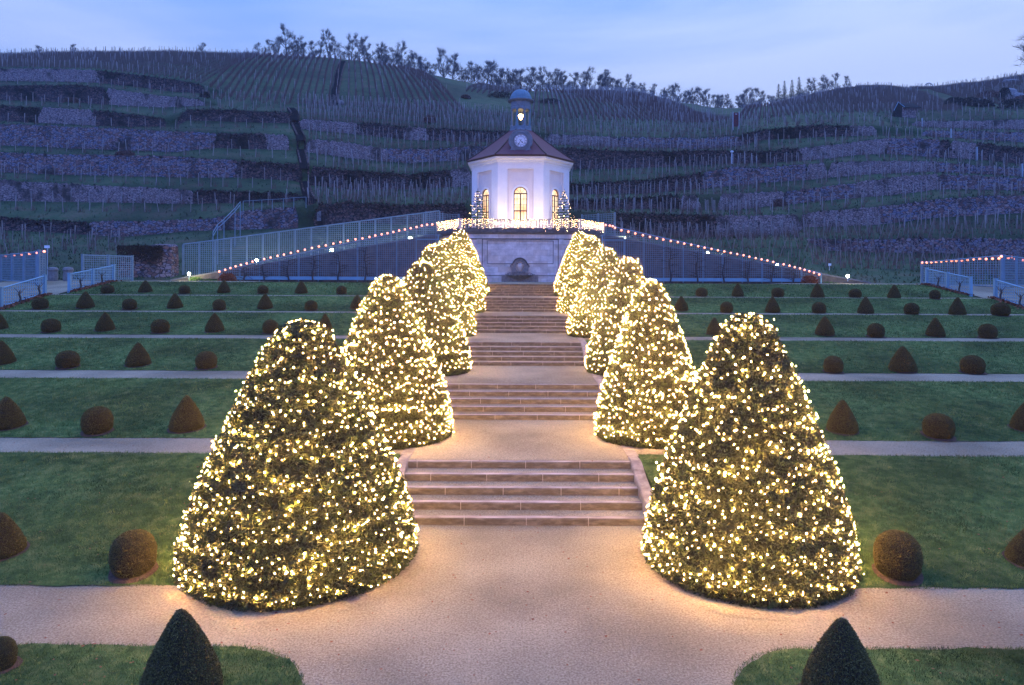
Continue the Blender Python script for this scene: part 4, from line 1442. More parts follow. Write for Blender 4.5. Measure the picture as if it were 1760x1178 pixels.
mb = MB(); mb.tube([(fx + 0.70, 56.74, 5.66), (fx + 0.6, 56.74, 5.74)] + [(fx + 0.56 * math.cos(a), 56.74, 5.72 + 0.50 * math.sin(a)) for a in np.linspace(0.35, PI - 0.35, 13)] + [(fx - 0.6, 56.74, 5.74), (fx - 0.70, 56.74, 5.66)], 0.06, 6)
mb.build('hood', M['darkstone'], ft)
mb = MB()
seg = 16
pr = [(0.02, 5.15), (0.12, 5.22), (0.17, 5.34), (0.21, 5.48), (0.23, 5.6), (0.2, 5.72), (0.12, 5.80), (0.02, 5.83)]
V = []; Fc = []
for r_, z in pr:
    for q in range(seg + 1):
        a = PI * q / seg
        dd = 0.16 * math.sin(a) * (r_ / 0.23) + (0.07 * math.exp(-((a - PI / 2) * 5) ** 2) if 5.3 < z < 5.5 else 0)
        if 5.52 < z < 5.65: dd -= 0.05 * math.exp(-((abs(a - PI / 2) - 0.45) * 6) ** 2)
        V.append((fx + r_ * math.cos(a), 56.92 - dd, z))
for i in range(len(pr) - 1):
    for q in range(seg):
        a = i * (seg + 1) + q
        Fc.append((a, a + 1, a + seg + 2, a + seg + 1))
mb.add(V, Fc)
mb.build('mask', M['sandstone'], ft, smooth=True)
mb = MB(); mb.tube([(fx, 56.75, 5.12), (fx, 56.6, 5.08)], 0.035, 6); mb.build('spout', M['darkstone'], ft)
mb = MB()
V = []; Fc = []; n1 = 49
prf = [(0.30, 4.25), (0.34, 4.42), (0.62, 4.60), (1.02, 4.78), (1.2, 4.84), (1.2, 4.88), (1.05, 4.86), (0.6, 4.72)]
for j, (r_, z) in enumerate(prf):
    for q in range(n1):
        a = PI * q / (n1 - 1)
        sc = (0.035 * math.sin(a * 26)) * (r_ / 1.2) ** 2
        V.append((fx + (r_ + sc) * math.cos(a), 56.95 - (r_ * 0.62 + sc) * math.sin(a), z + (0.05 * math.sin(a * 26) if j in (4, 5) else 0)))
for j in range(len(prf) - 1):
    for q in range(n1 - 1):
        a = j * n1 + q
        Fc.append((a, a + 1, a + n1 + 1, a + n1))
mb.add(V, Fc)
mb.build('shell_basin', M['carved'], ft)
for s in (-1, 1):
    mb = MB()
    mb.tube([(fx + s * (0.32 + 0.22 * math.cos(a) * (1 - a / 14)), 56.72, 5.0 + 0.12 * math.sin(a)) for a in np.linspace(0, 8, 24)], 0.035, 5)
    mb.tube([(fx + s * 0.55, 56.72, 4.95), (fx + s * 0.8, 56.72, 5.02), (fx + s * 1.05, 56.75, 4.93)], 0.04, 5)
    mb.build('scroll', M['carved'], ft)
mb = MB(); mb.box((fx, 56.86, Z6 + 0.28), (3.0, 0.12, 0.66)); mb.build('base_slab', M['carved'], ft)

# platform floor
mb = MB(); mb.add([(x, y, ZF + 0.224) for x, y in off(foot, 0.1)], [tuple(range(6))]); tag(mb.build('terrace_floor', M['gravel']), kind='structure')

# stone balustrade along the bastion edge
ZB = ZF + 0.23
bal = thing('balustrade', (0, 57, ZB), 'stone balustrade hung with curtain lights in front of the belvedere', 'balustrade')
path3 = [(-7.15, 60.9), (-4.85, 56.9), (4.85, 56.9), (7.15, 60.9)]
for i in range(3):
    a, b = Vector(path3[i]), Vector(path3[i + 1]); dv = (b - a); Ln = dv.length; rz_ = math.atan2(dv.y, dv.x); c = (a + b) / 2
    mb = MB(); mb.box((c.x, c.y, ZB + 0.76), (Ln, 0.22, 0.09), rz=rz_); mb.build('top_rail', M['carved'], bal)
    mb = MB(); mb.box((c.x, c.y, ZB + 0.05), (Ln, 0.24, 0.1), rz=rz_); mb.build('bottom_rail', M['darkstone'], bal)
    nb_ = int(Ln / 0.26)
    for q in range(nb_):
        p = a + dv * (q + 0.5) / nb_
        mb = MB(); mb.lathe([(0.06, 0.1), (0.05, 0.18), (0.085, 0.32), (0.045, 0.52), (0.05, 0.64), (0.065, 0.715)], (p.x, p.y, ZB), 8)
        mb.build('baluster', M['sandstone'], bal)
for (x, y) in path3 + [(-2.4, 56.9), (2.4, 56.9)]:
    mb = MB(); mb.box((x, y, ZB + 0.43), (0.3, 0.3, 0.86)); mb.build('pier', M['sandstone'], bal)

cu = thing('curtain_lights', (0, 56.7, ZB + 0.8), 'bright white curtain lights hanging from the balustrade below the belvedere', 'string lights')
C = []; wp = []
for i in range(3):
    a, b = Vector(path3[i]), Vector(path3[i + 1]); dv = (b - a); Ln = dv.length
    nv = Vector((dv.y, -dv.x)).normalized() * 0.16
    nst = int(Ln / 0.135)
    for q in range(nst):
        p = a + dv * (q + rng.random() * 0.6) / nst + nv
        ln = rng.choice([0.45, 0.6, 0.75, 0.95], p=[0.25, 0.35, 0.3, 0.1])
        zz = 0.0
        while zz < ln:
            C.append((p.x + rng.normal() * 0.012, p.y + rng.normal() * 0.03, ZB + 0.78 - zz)); zz += rng.uniform(0.08, 0.17)
    wp += [(a.x + dv.x * f_ + nv.x, a.y + dv.y * f_ + nv.y, ZB + 0.79) for f_ in np.linspace(0, 1, 20)]
link('cable', wire_mesh(wp, 0.006), M['wire'], cu)
add_bulbs(cu, C, 0.0095, M['bulb_c'])

# ------------------------------------------------------------------ belvedere
bel = thing('belvedere', (0, 60, ZB), 'white octagonal pavilion with red tiled roof, clock and domed lantern', 'pavilion')
OCT = [(-1.96, 60), (1.96, 60), (4.42, 63.3), (4.42, 67.2), (1.96, 70.5), (-1.96, 70.5), (-4.42, 67.2), (-4.42, 63.3)]
ZE = 15.0                       # eaves
z0 = ZF + 0.2
mb = MB(); band(mb, z0, ZE - 0.5, -0.5, poly=OCT); mb.build('core', M['plaster2'], bel)


def face(i):
    a, b = Vector(OCT[i]), Vector(OCT[(i + 1) % 8]); d = b - a; Ln = d.length; t = d / Ln; nrm = Vector((t.y, -t.x))
    def f(sx, z, dep, e=0.0):
        p = (a + b) / 2 + t * sx - nrm * (dep - e)
        return (p.x, p.y, z)
    return f, Ln


def arch(w, zb, zs, n_=12):
    return [(-w, zb), (w, zb)] + [(w * math.cos(a), zs + w * math.sin(a)) for a in np.linspace(0, PI, n_)]


ZW0, ZWS, WW = 8.60, 11.86, 0.58
for i in range(8):
    f, Ln = face(i)
    pw = 1.12                     # half width of the recessed field
    outer = [(-Ln / 2, z0), (Ln / 2, z0), (Ln / 2, ZE - 0.45), (-Ln / 2, ZE - 0.45)]
    hole = [(-pw, z0 + 0.02), (pw, z0 + 0.02), (pw, 13.98), (-pw, 13.98)]
    mb = MB(); mb.plate(outer, [hole], lambda s_, z, d: f(s_, z, d), 0.16); mb.build('wall', M['plaster'], bel)
    mb = MB(); mb.plate([(-pw - 0.05, z0), (pw + 0.05, z0), (pw + 0.05, 14.0), (-pw - 0.05, 14.0)], [arch(WW, ZW0, ZWS), [(-0.78, 12.95), (0.78, 12.95), (0.78, 13.78), (-0.78, 13.78)]],
                        lambda s_, z, d: f(s_, z, d + 0.13), 0.2); mb.build('panel', M['plaster2'], bel)
    mb = MB(); mb.plate([(-0.82, 12.9), (0.82, 12.9), (0.82, 13.82), (-0.82, 13.82)], [], lambda s_, z, d: f(s_, z, d + 0.18), 0.1); mb.build('inset', M['plaster2'], bel)
    # window surround
    mb = MB(); mb.plate(arch(WW + 0.17, ZW0 - 0.02, ZWS), [arch(WW + 0.005, ZW0, ZWS)], lambda s_, z, d: f(s_, z, d + 0.09), 0.06); mb.build('surround', M['plaster'], bel)
    wn = MB(); wn.plate(arch(WW, ZW0, ZWS), [arch(WW - 0.07, ZW0 + 0.07, ZWS)], lambda s_, z, d: f(s_, z, d + 0.2), 0.07)
    def bar(s0, zz0, s1, zz1, dep=0.19, e=wn):
        p = [f(s0, zz0, dep), f(s1, zz0, dep), f(s1, zz1, dep), f(s0, zz1, dep), f(s0, zz0, dep + 0.05), f(s1, zz0, dep + 0.05), f(s1, zz1, dep + 0.05), f(s0, zz1, dep + 0.05)]
        e.add(p, [(0, 1, 2, 3), (4, 7, 6, 5), (0, 4, 5, 1), (1, 5, 6, 2), (2, 6, 7, 3), (3, 7, 4, 0)])
    bar(-0.055, ZW0 + 0.07, 0.055, ZWS); bar(-WW + .06, ZWS - 0.05, WW - .06, ZWS + 0.05, 0.185); bar(-WW + .06, 10.32, WW - .06, 10.42, 0.185)
    w_ = wn.build('window', M['brown'], bel)
    mt_ = MB()
    for sx in (-0.29, 0.29): bar(sx - 0.012, ZW0 + .05, sx + 0.012, ZWS, 0.21, mt_)
    for zz in (9.1, 9.6, 10.9, 11.4): bar(-WW + .05, zz - 0.012, WW - .05, zz + 0.012, 0.212, mt_)
    for aa in (PI / 4, PI / 2, 3 * PI / 4):
        c_, s_ = math.cos(aa), math.sin(aa)
        p0, p1 = (0.1 * c_, ZWS + 0.1 * s_), (0.52 * c_, ZWS + 0.52 * s_)
        nx, nz_ = -s_ * 0.012, c_ * 0.012
        mt_.add([f(p0[0] + nx, p0[1] + nz_, .21), f(p0[0] - nx, p0[1] - nz_, .21), f(p1[0] - nx, p1[1] - nz_, .21), f(p1[0] + nx, p1[1] + nz_, .21)], [(0, 1, 2, 3)])
    mt_.build('glazing_bars', M['brown'], w_)
    mb = MB(); mb.plate(arch(WW - 0.03, ZW0 + .03, ZWS), [], lambda s_, z, d: f(s_, z, d + 0.26), 0.02); mb.build('pane', M['glow'], w_)
mb = MB()
rings = []
for e_, z in ((0.03, ZE - 0.62), (0.05, ZE - 0.45), (0.12, ZE - 0.42), (0.16, ZE - 0.28), (0.34, ZE - 0.16), (0.36, ZE)):
    rings.append([(x, y, z) for x, y in off(OCT, e_)])
mb.loft(rings); mb.build('cornice', M['plaster'], bel)
mb = MB(); band(mb, ZE + 0.003, ZE + 0.14, 0.45, 0.47, poly=OCT); mb.build('gutter', M['brown'], bel)
# roof
eave = off(OCT, 0.44)
ctr = Vector((0, 65.25))
rings = []
for q in range(9):
    t = q / 8
    ring = []
    for (x, y) in eave:
        p = Vector((x, y)); dv = p - ctr
        tgt = dv.normalized() * 1.12
        g_ = t ** 0.97
        ring.append((ctr.x + dv.x * (1 - g_) + tgt.x * g_, ctr.y + dv.y * (1 - g_) + tgt.y * g_, ZE + 0.15 + (18.22 - ZE - 0.15) * t ** 1.05))
    rings.append(ring)
mb = MB(); mb.loft(rings); roof = mb.build('roof', M['roof'], bel)
for k in range(8):
    mb = MB(); mb.tube([Vector(r_[k]) + Vector((0, 0, 0.03)) for r_ in rings], 0.05, 6); mb.build('ridge_cap', M['brown'], roof)
# clock dormer
CZ = 16.47; CY = 60.45
sil = [(-1.22, 15.25), (1.22, 15.25), (1.18, 15.42), (0.95, 15.6), (0.84, 15.8), (0.82, 16.0), (0.95, 16.15)] + \
      [(1.05 * math.cos(a), CZ + 0.98 * math.sin(a)) for a in np.linspace(0.0, PI, 17)] + [(-0.95, 16.15), (-0.82, 16.0), (-0.84, 15.8), (-0.95, 15.6), (-1.18, 15.42)]
clk = MB(); clk.plate(sil, [], lambda s_, z, d: (s_, CY + d, z), 2.2); dorm = clk.build('dormer', M['lead'], bel)
for rr, dy in ((0.98, 0.0), (0.74, 0.02), (0.60, 0.05)):
    mb = MB(); mb.tube([(rr * math.cos(a), CY - 0.02 - dy, CZ + rr * math.sin(a)) for a in np.linspace(0, 2 * PI, 33)], 0.045, 6, False); mb.build('rim', M['lead'], dorm)
mb = MB(); mb.plate([(0.56 * math.cos(a), CZ + 0.56 * math.sin(a)) for a in np.linspace(0, 2 * PI, 41)[:-1]], [], lambda s_, z, d: (s_, CY - 0.06 + d, z), 0.05); mb.build('clock_face', M['ivory'], dorm)
mb = MB(); mb.tube([(0.36 * math.cos(a), CY - 0.068, CZ + 0.36 * math.sin(a)) for a in np.linspace(0, 2 * PI, 41)], 0.008, 4, False)
mb.tube([(0.53 * math.cos(a), CY - 0.068, CZ + 0.53 * math.sin(a)) for a in np.linspace(0, 2 * PI, 41)], 0.008, 4, False); mb.build('chapter_ring', M['black'], dorm)


def text_mesh(body, size, loc, rot, m, parent, name, ext=0.003, sx=1.0):
    cu_ = bpy.data.curves.new(name, 'FONT'); cu_.body = body; cu_.size = size; cu_.extrude = ext; cu_.align_x = 'CENTER'; cu_.align_y = 'CENTER'
    tmp = bpy.data.objects.new(name, cu_)
    COL.objects.link(tmp)
    dg = bpy.context.evaluated_depsgraph_get()
    me = bpy.data.meshes.new_from_object(tmp.evaluated_get(dg))
    me.transform(Matrix.Translation(loc) @ rot @ Matrix.Diagonal((sx, 1, 1, 1)))
    bpy.data.objects.remove(tmp)
    me.materials.clear(); me.materials.append(m)
    o_ = link(name, me, m, parent)
    return o_


for q, nmr in enumerate(['XII', 'I', 'II', 'III', 'IIII', 'V', 'VI', 'VII', 'VIII', 'IX', 'X', 'XI']):
    a = -q * PI / 6
    rot = Matrix.Rotation(R(90), 4, 'X') @ Matrix.Rotation(a, 4, 'Z')
    text_mesh(nmr, 0.19, Vector((0.445 * math.sin(-a), CY - 0.068, CZ + 0.445 * math.cos(-a))), rot, M['black'], dorm, 'numeral', sx=0.75)
for ang, ln, wd in ((137, 0.27, 0.035), (211, 0.42, 0.022)):
    a = R(ang); dx, dz = math.sin(a), math.cos(a)
    mb = MB()
    P = [(-0.14, wd * 0.6), (0.0, wd * 0.5), (ln * 0.55, wd * 0.6), (ln * 0.72, wd * 1.9), (ln * 0.85, wd * 0.9), (ln, 0.003)]
    pol = [(l_, w_) for l_, w_ in P] + [(l_, -w_) for l_, w_ in P[::-1]]
    mb.plate([(dx * l_ - dz * w_, CZ + dz * l_ + dx * w_) for l_, w_ in pol], [], lambda s_, z, d: (s_, CY - 0.085 + d, z), 0.01)
    mb.build('hand', M['black'], dorm)
mb = MB(); mb.lathe([(0.0, 0.0), (0.09, 0.06), (0.06, 0.16), (0.02, 0.26), (0.0, 0.3)], (0, CY + 0.1, CZ + 0.98), 8); mb.build('knob', M['lead'], dorm)
# lantern
lc = (ctr.x, ctr.y, 0)
mb = MB(); mb.lathe([(1.15, 18.15), (1.15, 18.3), (1.05, 18.34), (1.05, 18.62)], lc, 8, R(22.5)); mb.build('drum', M['lead'], bel)
for q in range(8):
    a = R(22.5 + 45 * q)
    mb = MB(); c = (lc[0] + 0.88 * math.cos(a), lc[1] + 0.88 * math.sin(a), 0)
    mb.lathe([(0.13, 18.6), (0.13, 18.7), (0.095, 18.74), (0.085, 20.08), (0.13, 20.14), (0.13, 20.24)], c, 8); mb.build('column', M['copper'] if q % 2 else M['lead'], bel)
mb = MB(); mb.lathe([(0.98, 20.2), (1.0, 20.3), (0.99, 20.5), (1.03, 20.54), (0.98, 20.6), (0.97, 20.9), (1.1, 20.95), (1.28, 21.02), (1.3, 21.1), (1.1, 21.14)], lc, 8, R(22.5)); mb.build('entablature', M['lead'], bel)
mb = MB(); mb.lathe([(1.26, 21.1)] + [(1.0 * math.cos(a) + 0.02, 21.16 + 1.0 * math.sin(a)) for a in np.linspace(0, PI / 2, 12)], lc, 32); dome = mb.build('dome', M['copper'], bel, smooth=True)
for q in range(16):
    a = 2 * PI * q / 16
    mb = MB(); mb.tube([(lc[0] + 1.015 * math.cos(b) * math.cos(a), lc[1] + 1.015 * math.cos(b) * math.sin(a), 21.16 + 1.015 * math.sin(b)) for b in np.linspace(0, PI / 2 - 0.1, 9)], 0.022, 4); mb.build('rib', M['copper'], dome)
fg = MB(); fg.lathe([(0.12, 22.14), (0.2, 22.2), (0.07, 22.28), (0.1, 22.36), (0.03, 22.4)], lc, 10)
fg.tube([(0, 65.25, 22.36), (0.03, 65.25, 22.55), (-0.02, 65.25, 22.72)], [0.05, 0.08, 0.06], 6); fg.tube([(-0.02, 65.25, 22.72), (0.0, 65.25, 22.86)], [0.04, 0.045], 6)
fg.tube([(-0.05, 65.25, 22.66), (-0.16, 65.2, 22.82)], 0.022, 5); fg.build('finial', M['brown'], bel)
mb = MB(); mb.tube([(0, 65.25, 20.3), (0, 65.25, 19.85)], 0.02, 5)
hl = mb.build('lantern_lamp', M['brown'], bel)
mb = MB(); mb.lathe([(0.02, 19.3), (0.12, 19.38), (0.16, 19.5), (0.26, 19.7), (0.22, 19.82), (0.05, 19.9)], lc, 10); mb.build('globe', M['globe'], hl)

# floodlights behind the parapet that light the facade
for i, (X, w_) in enumerate(((-3.0, 430), (0.0, 320), (3.0, 430))):
    t = thing('floodlight', (X, 57.6, ZB), 'small floodlight behind the balustrade, %s of three, aimed at the white facade' % ('left', 'middle', 'right')[i], 'floodlight', 'floodlights for the facade')
    mb = MB(); mb.box((X, 57.6, ZB + 0.12), (0.3, 0.16, 0.22)); mb.build('housing', M['metal'], t)
    ld = bpy.data.lights.new('flood', 'SPOT'); ld.energy = w_; ld.spot_size = R(125); ld.spot_blend = 0.8; ld.shadow_soft_size = 0.25; ld.color = (1.0, 0.80, 0.62)
    lo = bpy.data.objects.new('flood_lamp', ld); COL.objects.link(lo); lo.location = (X, 57.72, ZB + 0.2)
    lo.rotation_euler = (R(90 + 38), 0, 0)
    lo.parent = t; lo.matrix_parent_inverse = t.matrix_basis.inverted()

# two little firs with lights in front of it
firm = conifer_mesh(3.6, 1.15, 5, 15, M['fir'], drp=0.1, dens=34, lw_=0.03)
for s, X, Y in ((-1, -3.62, 59.3), (1, 3.72, 59.4)):
    t = thing('fir_tree', (X, Y, ZB), 'small fir with lights beside the belvedere, on the %s' % SIDES[s], 'tree', 'small firs on the terrace')
    for me in firm:
        o = bpy.data.objects.new(me.name, me); COL.objects.link(o); o.parent = t; o.rotation_euler = (0, 0, s * 1.1); o.scale = (1, 1, 1.0)
    ls = thing('light_string', (X, Y, ZB), 'warm bulbs on the small fir %s of the belvedere' % SIDES[s], 'string lights', 'light strings on the small firs')
    C = []; P_ = []
    for q in range(150):
        tt = (q / 150) ** 1.1; a = q * 0.62; rr = 1.12 * (1 - tt) ** 0.85 * rng.uniform(0.75, 1.02) + 0.03
        p = (X + rr * math.cos(a), Y + rr * math.sin(a), ZB + 0.4 + 3.0 * tt)
        P_.append(p)
        if q % 3 == 0: C.append((p[0] + rng.normal() * 0.05, p[1] + rng.normal() * 0.05, p[2] + rng.normal() * 0.1))
    link('cable', wire_mesh(P_, 0.005), M['wire'], ls)
    add_bulbs(ls, C, 0.02, M['bulb_f'])

# ------------------------------------------------------------------ ramps, trellises
def lattice(mb, A, B, zb, zt, cell=0.17, wd=0.03, dp=0.02):
    """slats between two plan points; zb(t), zt(t) give the lower and upper edge"""
    A, B = Vector(A), Vector(B); d = B - A; Ln = d.length; u = d / Ln; rz_ = math.atan2(d.y, d.x)
    n_ = int(Ln / cell)
    for q in range(n_ + 1):
        t = q / n_; p = A + d * t
        if zt(t) - zb(t) > 0.05: mb.box((p.x, p.y, (zb(t) + zt(t)) / 2), (wd, dp, zt(t) - zb(t)), rz=rz_)
    lo = min(zb(0), zb(1)); hi = max(zt(0), zt(1))
    nv = Vector((u.y, -u.x)) * dp
    z = lo + cell
    while z < hi:
        ts = [t for t in np.linspace(0, 1, 121) if zb(t) <= z <= zt(t)]
        if len(ts) > 1:
            p, q_ = A + d * ts[0], A + d * ts[-1]; c = (p + q_) / 2 + nv
            mb.box((c.x, c.y, z), ((q_ - p).length, dp, wd), rz=rz_)
        z += cell


def rail(mb, A, B, za, zb_, w, h):
    a = Vector((A[0], A[1], za)); b = Vector((B[0], B[1], zb_)); mb.tube([a, b], w, 4)


lin = lambda a, b: (lambda t: a + (b - a) * t)
RSH = mat('ramp_stone', [(0.09, 0.07, 0.06), (0.20, 0.15, 0.12)], 2.5, 0.9, 0.5, 8)
for s in (-1, 1):
    sd = SIDES[s]
    if s < 0: X0, X1 = -24.5, -6.9
    else: X0, X1 = 24.6, 6.9
    # front trellis: foot on the lawn edge, top follows the ramp
    tr = thing('trellis', (X0, 57, Z6), 'long blue grey trellis under the red bulbs, front of the %s ramp' % sd, 'trellis', 'trellises along the ramps')
    top = lin(5.05, 8.95)
    mb = MB(); lattice(mb, (X0, 57.0), (X1, 57.0), lin(Z6 + 0.45, Z6 + 0.45), top); mb.build('lattice', M['lattice'], tr)
    mb = MB(); rail(mb, (X0, 57.0), (X1, 57.0), 5.07, 8.97, 0.05, 0); mb.build('top_rail', M['lattice'], tr)
    mb = MB(); mb.box(((X0 + X1) / 2, 56.93, Z6 + 0.27), (abs(X1 - X0) - 0.6, 0.05, 0.28)); mb.build('base_board', M['palepaint'], tr)
    for q in range(12):
        x = X0 + (X1 - X0) * q / 11; mb = MB(); mb.box((x, 57.06, (Z6 + top(q / 11)) / 2), (0.09, 0.08, top(q / 11) - Z6)); mb.build('post', M['lattice'] if q else M['palepaint'], tr)
    # ramp body: dark stone wall, sloping paved walk
    rp = thing('ramp', (X0 * 1.1, 58.4, Z6), 'sloping stone ramp rising to the terrace on the %s' % sd, 'ramp', 'ramps up to the belvedere terrace')
    xa, xb = X0 - s * -4.2, X1
    P = [(xa, Z6 - 0.3), (xa, Z6 + 0.02), (xb, 8.1), (xb, Z6 - 0.3)]
    mb = MB(); mb.loft([[(x, 57.35, z) for x, z in P], [(x, 57.75, z) for x, z in P]]); mb.build('wall', RSH, rp)
    mb = MB(); P2 = [(xa, Z6 - 0.3), (xa, Z6 - 0.02), (xb, 8.06), (xb, Z6 - 0.3)]; mb.loft([[(x, 57.755, z) for x, z in P2], [(x, 60.2, z) for x, z in P2]]); mb.build('paving', M['gravel'], rp)
    mb = MB(); mb.loft([[(xa, 57.3, Z6 + 0.02), (xb, 57.3, 8.1), (xb, 57.3, 8.2), (xa, 57.3, Z6 + 0.12)], [(xa, 57.8, Z6 + 0.02), (xb, 57.8, 8.1), (xb, 57.8, 8.2), (xa, 57.8, Z6 + 0.12)]]); mb.build('coping', M['carved'], rp)
    # back trellis (only the left ramp has the tall one down to the foot)
    if s < 0:
        t2 = thing('trellis', (-29.2, 60.4, Z6), 'tall blue grey trellis screen behind the left ramp', 'trellis', 'trellises along the ramps')
        tp = lin(7.35, 10.35); bt = lin(Z6 + 0.3, 8.4)
        mb = MB(); lattice(mb, (-29.2, 60.4), (-7.0, 60.4), bt, tp); mb.build('lattice', M['lattice'], t2)
        for q in range(17):
            f_ = q / 16; x = -29.2 + 22.2 * f_; mb = MB(); mb.box((x, 60.45, (bt(f_) - 0.3 + tp(f_)) / 2), (0.13, 0.09, tp(f_) - bt(f_) + 0.3)); mb.build('post', M['lattice'], t2)
        mb = MB(); rail(mb, (-29.2, 60.4), (-7.0, 60.4), 7.37, 10.37, 0.05, 0); mb.build('top_rail', M['lattice'], t2)
    t3 = thing('trellis', (s * 6.3, 63, ZB), 'square trellis screen on the terrace edge %s of the belvedere' % sd, 'trellis', 'trellises on the terrace')
    mb = MB(); lattice(mb, (s * 8.3, 61.2), (s * 5.6, 63.5), lin(ZB, ZB), lin(10.32, 10.32)); 
    mb.build('lattice', M['lattice'], t3)
    for q in range(3):
        x = s * (8.3 - 1.35 * q); y = 61.2 + 1.15 * q; mb = MB(); mb.box((x, y + 0.06, (8.3 + 10.36) / 2), (0.12, 0.1, 2.1)); mb.build('post', M['lattice'], t3)
    # raised landing box between ramp and terrace
    bx = thing('landing', (s * 6.5, 58.5, Z6), 'small blue grey landing with side rails at the top of the %s ramp' % sd, 'landing', 'ramp head landings')
    mb = MB(); mb.box((s * 7.6, 58.9, 8.12), (1.9, 3.2, 0.14)); mb.build('deck', M['lattice'], bx)
    mb = MB(); mb.box((s * 7.6, 57.28, 7.75), (1.9, 0.05, 0.1)); mb.box((s * 6.72, 57.26, 6.9), (0.1, 0.1, 2.4)); mb.build('frame', M['palepaint'], bx)
    # red bulbs along the front trellis
    pr_ = [(377, 466), (387, 463), (396, 460), (405, 457), (414, 454.5), (424, 452), (434, 449), (454, 444.5), (465, 442), (477, 439), (488, 437), (500, 434), (512, 431), (524, 428.5), (536, 425.5), (548, 423), (560, 421), (573, 418), (585, 415.5),
           (598, 413), (611, 410.5), (623, 409), (635, 406.5), (645, 404), (656, 402), (666, 400), (676, 398), (686, 395.5), (696, 393.5), (706, 391.5), (716, 389.5), (725, 387), (734, 385.5), (743, 385), (752, 384)] if s < 0 else \
          [(1035, 385), (1041, 386), (1048, 387), (1053, 388), (1057, 391), (1068, 395), (1080, 397.5), (1092, 400.5), (1105, 403.5), (1117, 406.5), (1129, 409), (1140, 411), (1153, 413.5), (1165, 415.5), (1176, 418), (1188, 420), (1200, 422.5), (1211, 425),
           (1223, 427), (1234, 429.5), (1245, 431.5), (1256, 434), (1267, 436), (1278, 438), (1288, 440.5), (1299, 443), (1309, 445), (1319, 447), (1329, 449.5), (1347, 453.5), (1357, 456), (1366, 458.5), (1375, 460.5), (1383, 463), (1391, 465.5), (1399, 468), (1408, 471)]
    ls = thing('light_string', (X0, 56.9, 5), 'red bulbs along the top rail of the %s ramp trellis' % sd, 'string lights', 'red light strings')
    P3 = [tuple(px2w(a, b + 1, 56.9)) for a, b in pr_]
    link('cable', wire_mesh(P3, 0.012), M['wire'], ls)
    for p in P3:
        mb = MB(); mb.lathe([(0.01, -0.085), (0.07, -0.055), (0.085, 0.0), (0.06, 0.06), (0.015, 0.08)], p, 8); mb.build('bulb', M['redbulb'], ls)
    # espalier vines against the trellis foot
    for q, px in enumerate([418, 452, 495, 538, 582, 628] if s < 0 else [1152, 1198, 1244, 1287, 1328, 1365]):
        x = px2w(px, HY, 56.8).x
        hh_ = np.interp(abs(x), [7, 25], [3.8, 0.7])
        mb = MB(); pts_ = [(x + 0.08 * math.sin(3.1 * v * hh_ + q), 56.84, Z6 + v * hh_) for v in np.linspace(0, 1, 9)]
        mb.tube(pts_, [0.07 - 0.04 * v for v in np.linspace(0, 1, 9)], 6)
        for v in np.linspace(0.2, 0.95, 9):
            sg = rng.choice([-1, 1]); z = Z6 + v * hh_
            mb.tube([(x, 56.84, z), (x + sg * 0.35, 56.82, z + 0.12), (x + sg * 0.75, 56.84, z + 0.1 + rng.normal() * 0.1)], [0.03, 0.02, 0.01], 4)
        o = mb.build('espalier_vine', M['bark'])
        tag(o, 'bare climbing vine, %s from the outer end of the %s front trellis' % (ORD[q] if s < 0 else ORD[5 - q], sd), 'climbing plant', 'climbing vines on the ramp trellises')

# lamps --------------------------------------------------------------------
def bollard(px, py, d, h, label, post=True):
    p = px2w(px, py, d)
    t = thing('garden_lamp', (p.x, p.y, p.z - h), label, 'lamp', 'white garden lamps')
    mb = MB(); mb.tube([(p.x, p.y, p.z - h), (p.x, p.y, p.z - 0.08)], 0.045, 8); mb.lathe([(0.12, 0.1), (0.13, 0.12), (0.02, 0.16)], tuple(p), 10)
    mb.tube([(p.x, p.y + 0.05, p.z - 0.08), (p.x, p.y + 0.05, p.z + 0.1)], 0.012, 4)
    mb.build('post', M['metal'], t)
    mb = MB(); mb.lathe([(0.02, -0.1), (0.08, -0.06), (0.1, 0.02), (0.07, 0.1)], tuple(p), 10); mb.build('light', M['lamp'], t)


for px, py, d, h, lb in [(441, 448, 57.9, 0.9, 'bright white lamp low on the left ramp'), (570, 430, 58.2, 0.35, 'small white lamp halfway up the left ramp'), (705, 410, 58.2, 0.5, 'white lamp near the top of the left ramp'),
                         (325, 471, 56.0, 0.45, 'white ground lamp lighting plants at the foot of the left trellis'), (1073, 410, 58.2, 0.5, 'white lamp near the top of the right ramp'),
                         (1216, 435, 58.2, 0.4, 'white lamp halfway up the right ramp'), (1336, 456, 57.9, 0.9, 'bright white lamp low on the right ramp'), (1457, 475, 54.5, 0.4, 'white ground lamp lighting the path at the foot of the right ramp')]:
    bollard(px, py, d, h, lb)

# shrubs ----------------------------------------------------------------------
def shrub(name, X, Y, z, r, h, m, label, cat='shrub', n=1600, lf=0.06, group=None):
    t = thing(name, (X, Y, z), label, cat, group)
    a = rng.random(n) * 2 * PI; u_ = rng.random(n) ** 0.5; v = rng.random(n)
    rr = r * u_ * np.sqrt(np.clip(1 - (v * 0.9) ** 2.2, 0.05, 1))
    C = np.stack([X + rr * np.cos(a), Y + rr * np.sin(a) * 0.8, z + v * h], 1)
    A = rdir(n) * lf * rng.uniform(0.6, 1.4, n)[:, None]; B = np.cross(A, rdir(n)) * 0.6
    V, Fa = diam(C, A, B)
    link('leaves', npmesh('leaves', V, Fa), m, t)
    mb = MB()
    for q in range(9):
        a_ = q * 0.7; mb.tube([(X, Y, z - 0.05), (X + 0.5 * r * math.cos(a_), Y + 0.4 * r * math.sin(a_), z + h * 0.5), (X + 0.8 * r * math.cos(a_), Y + 0.6 * r * math.sin(a_), z + h * 0.85)], [0.02, 0.012, 0.006], 4)
    mb.build('stems', M['bark'], t)


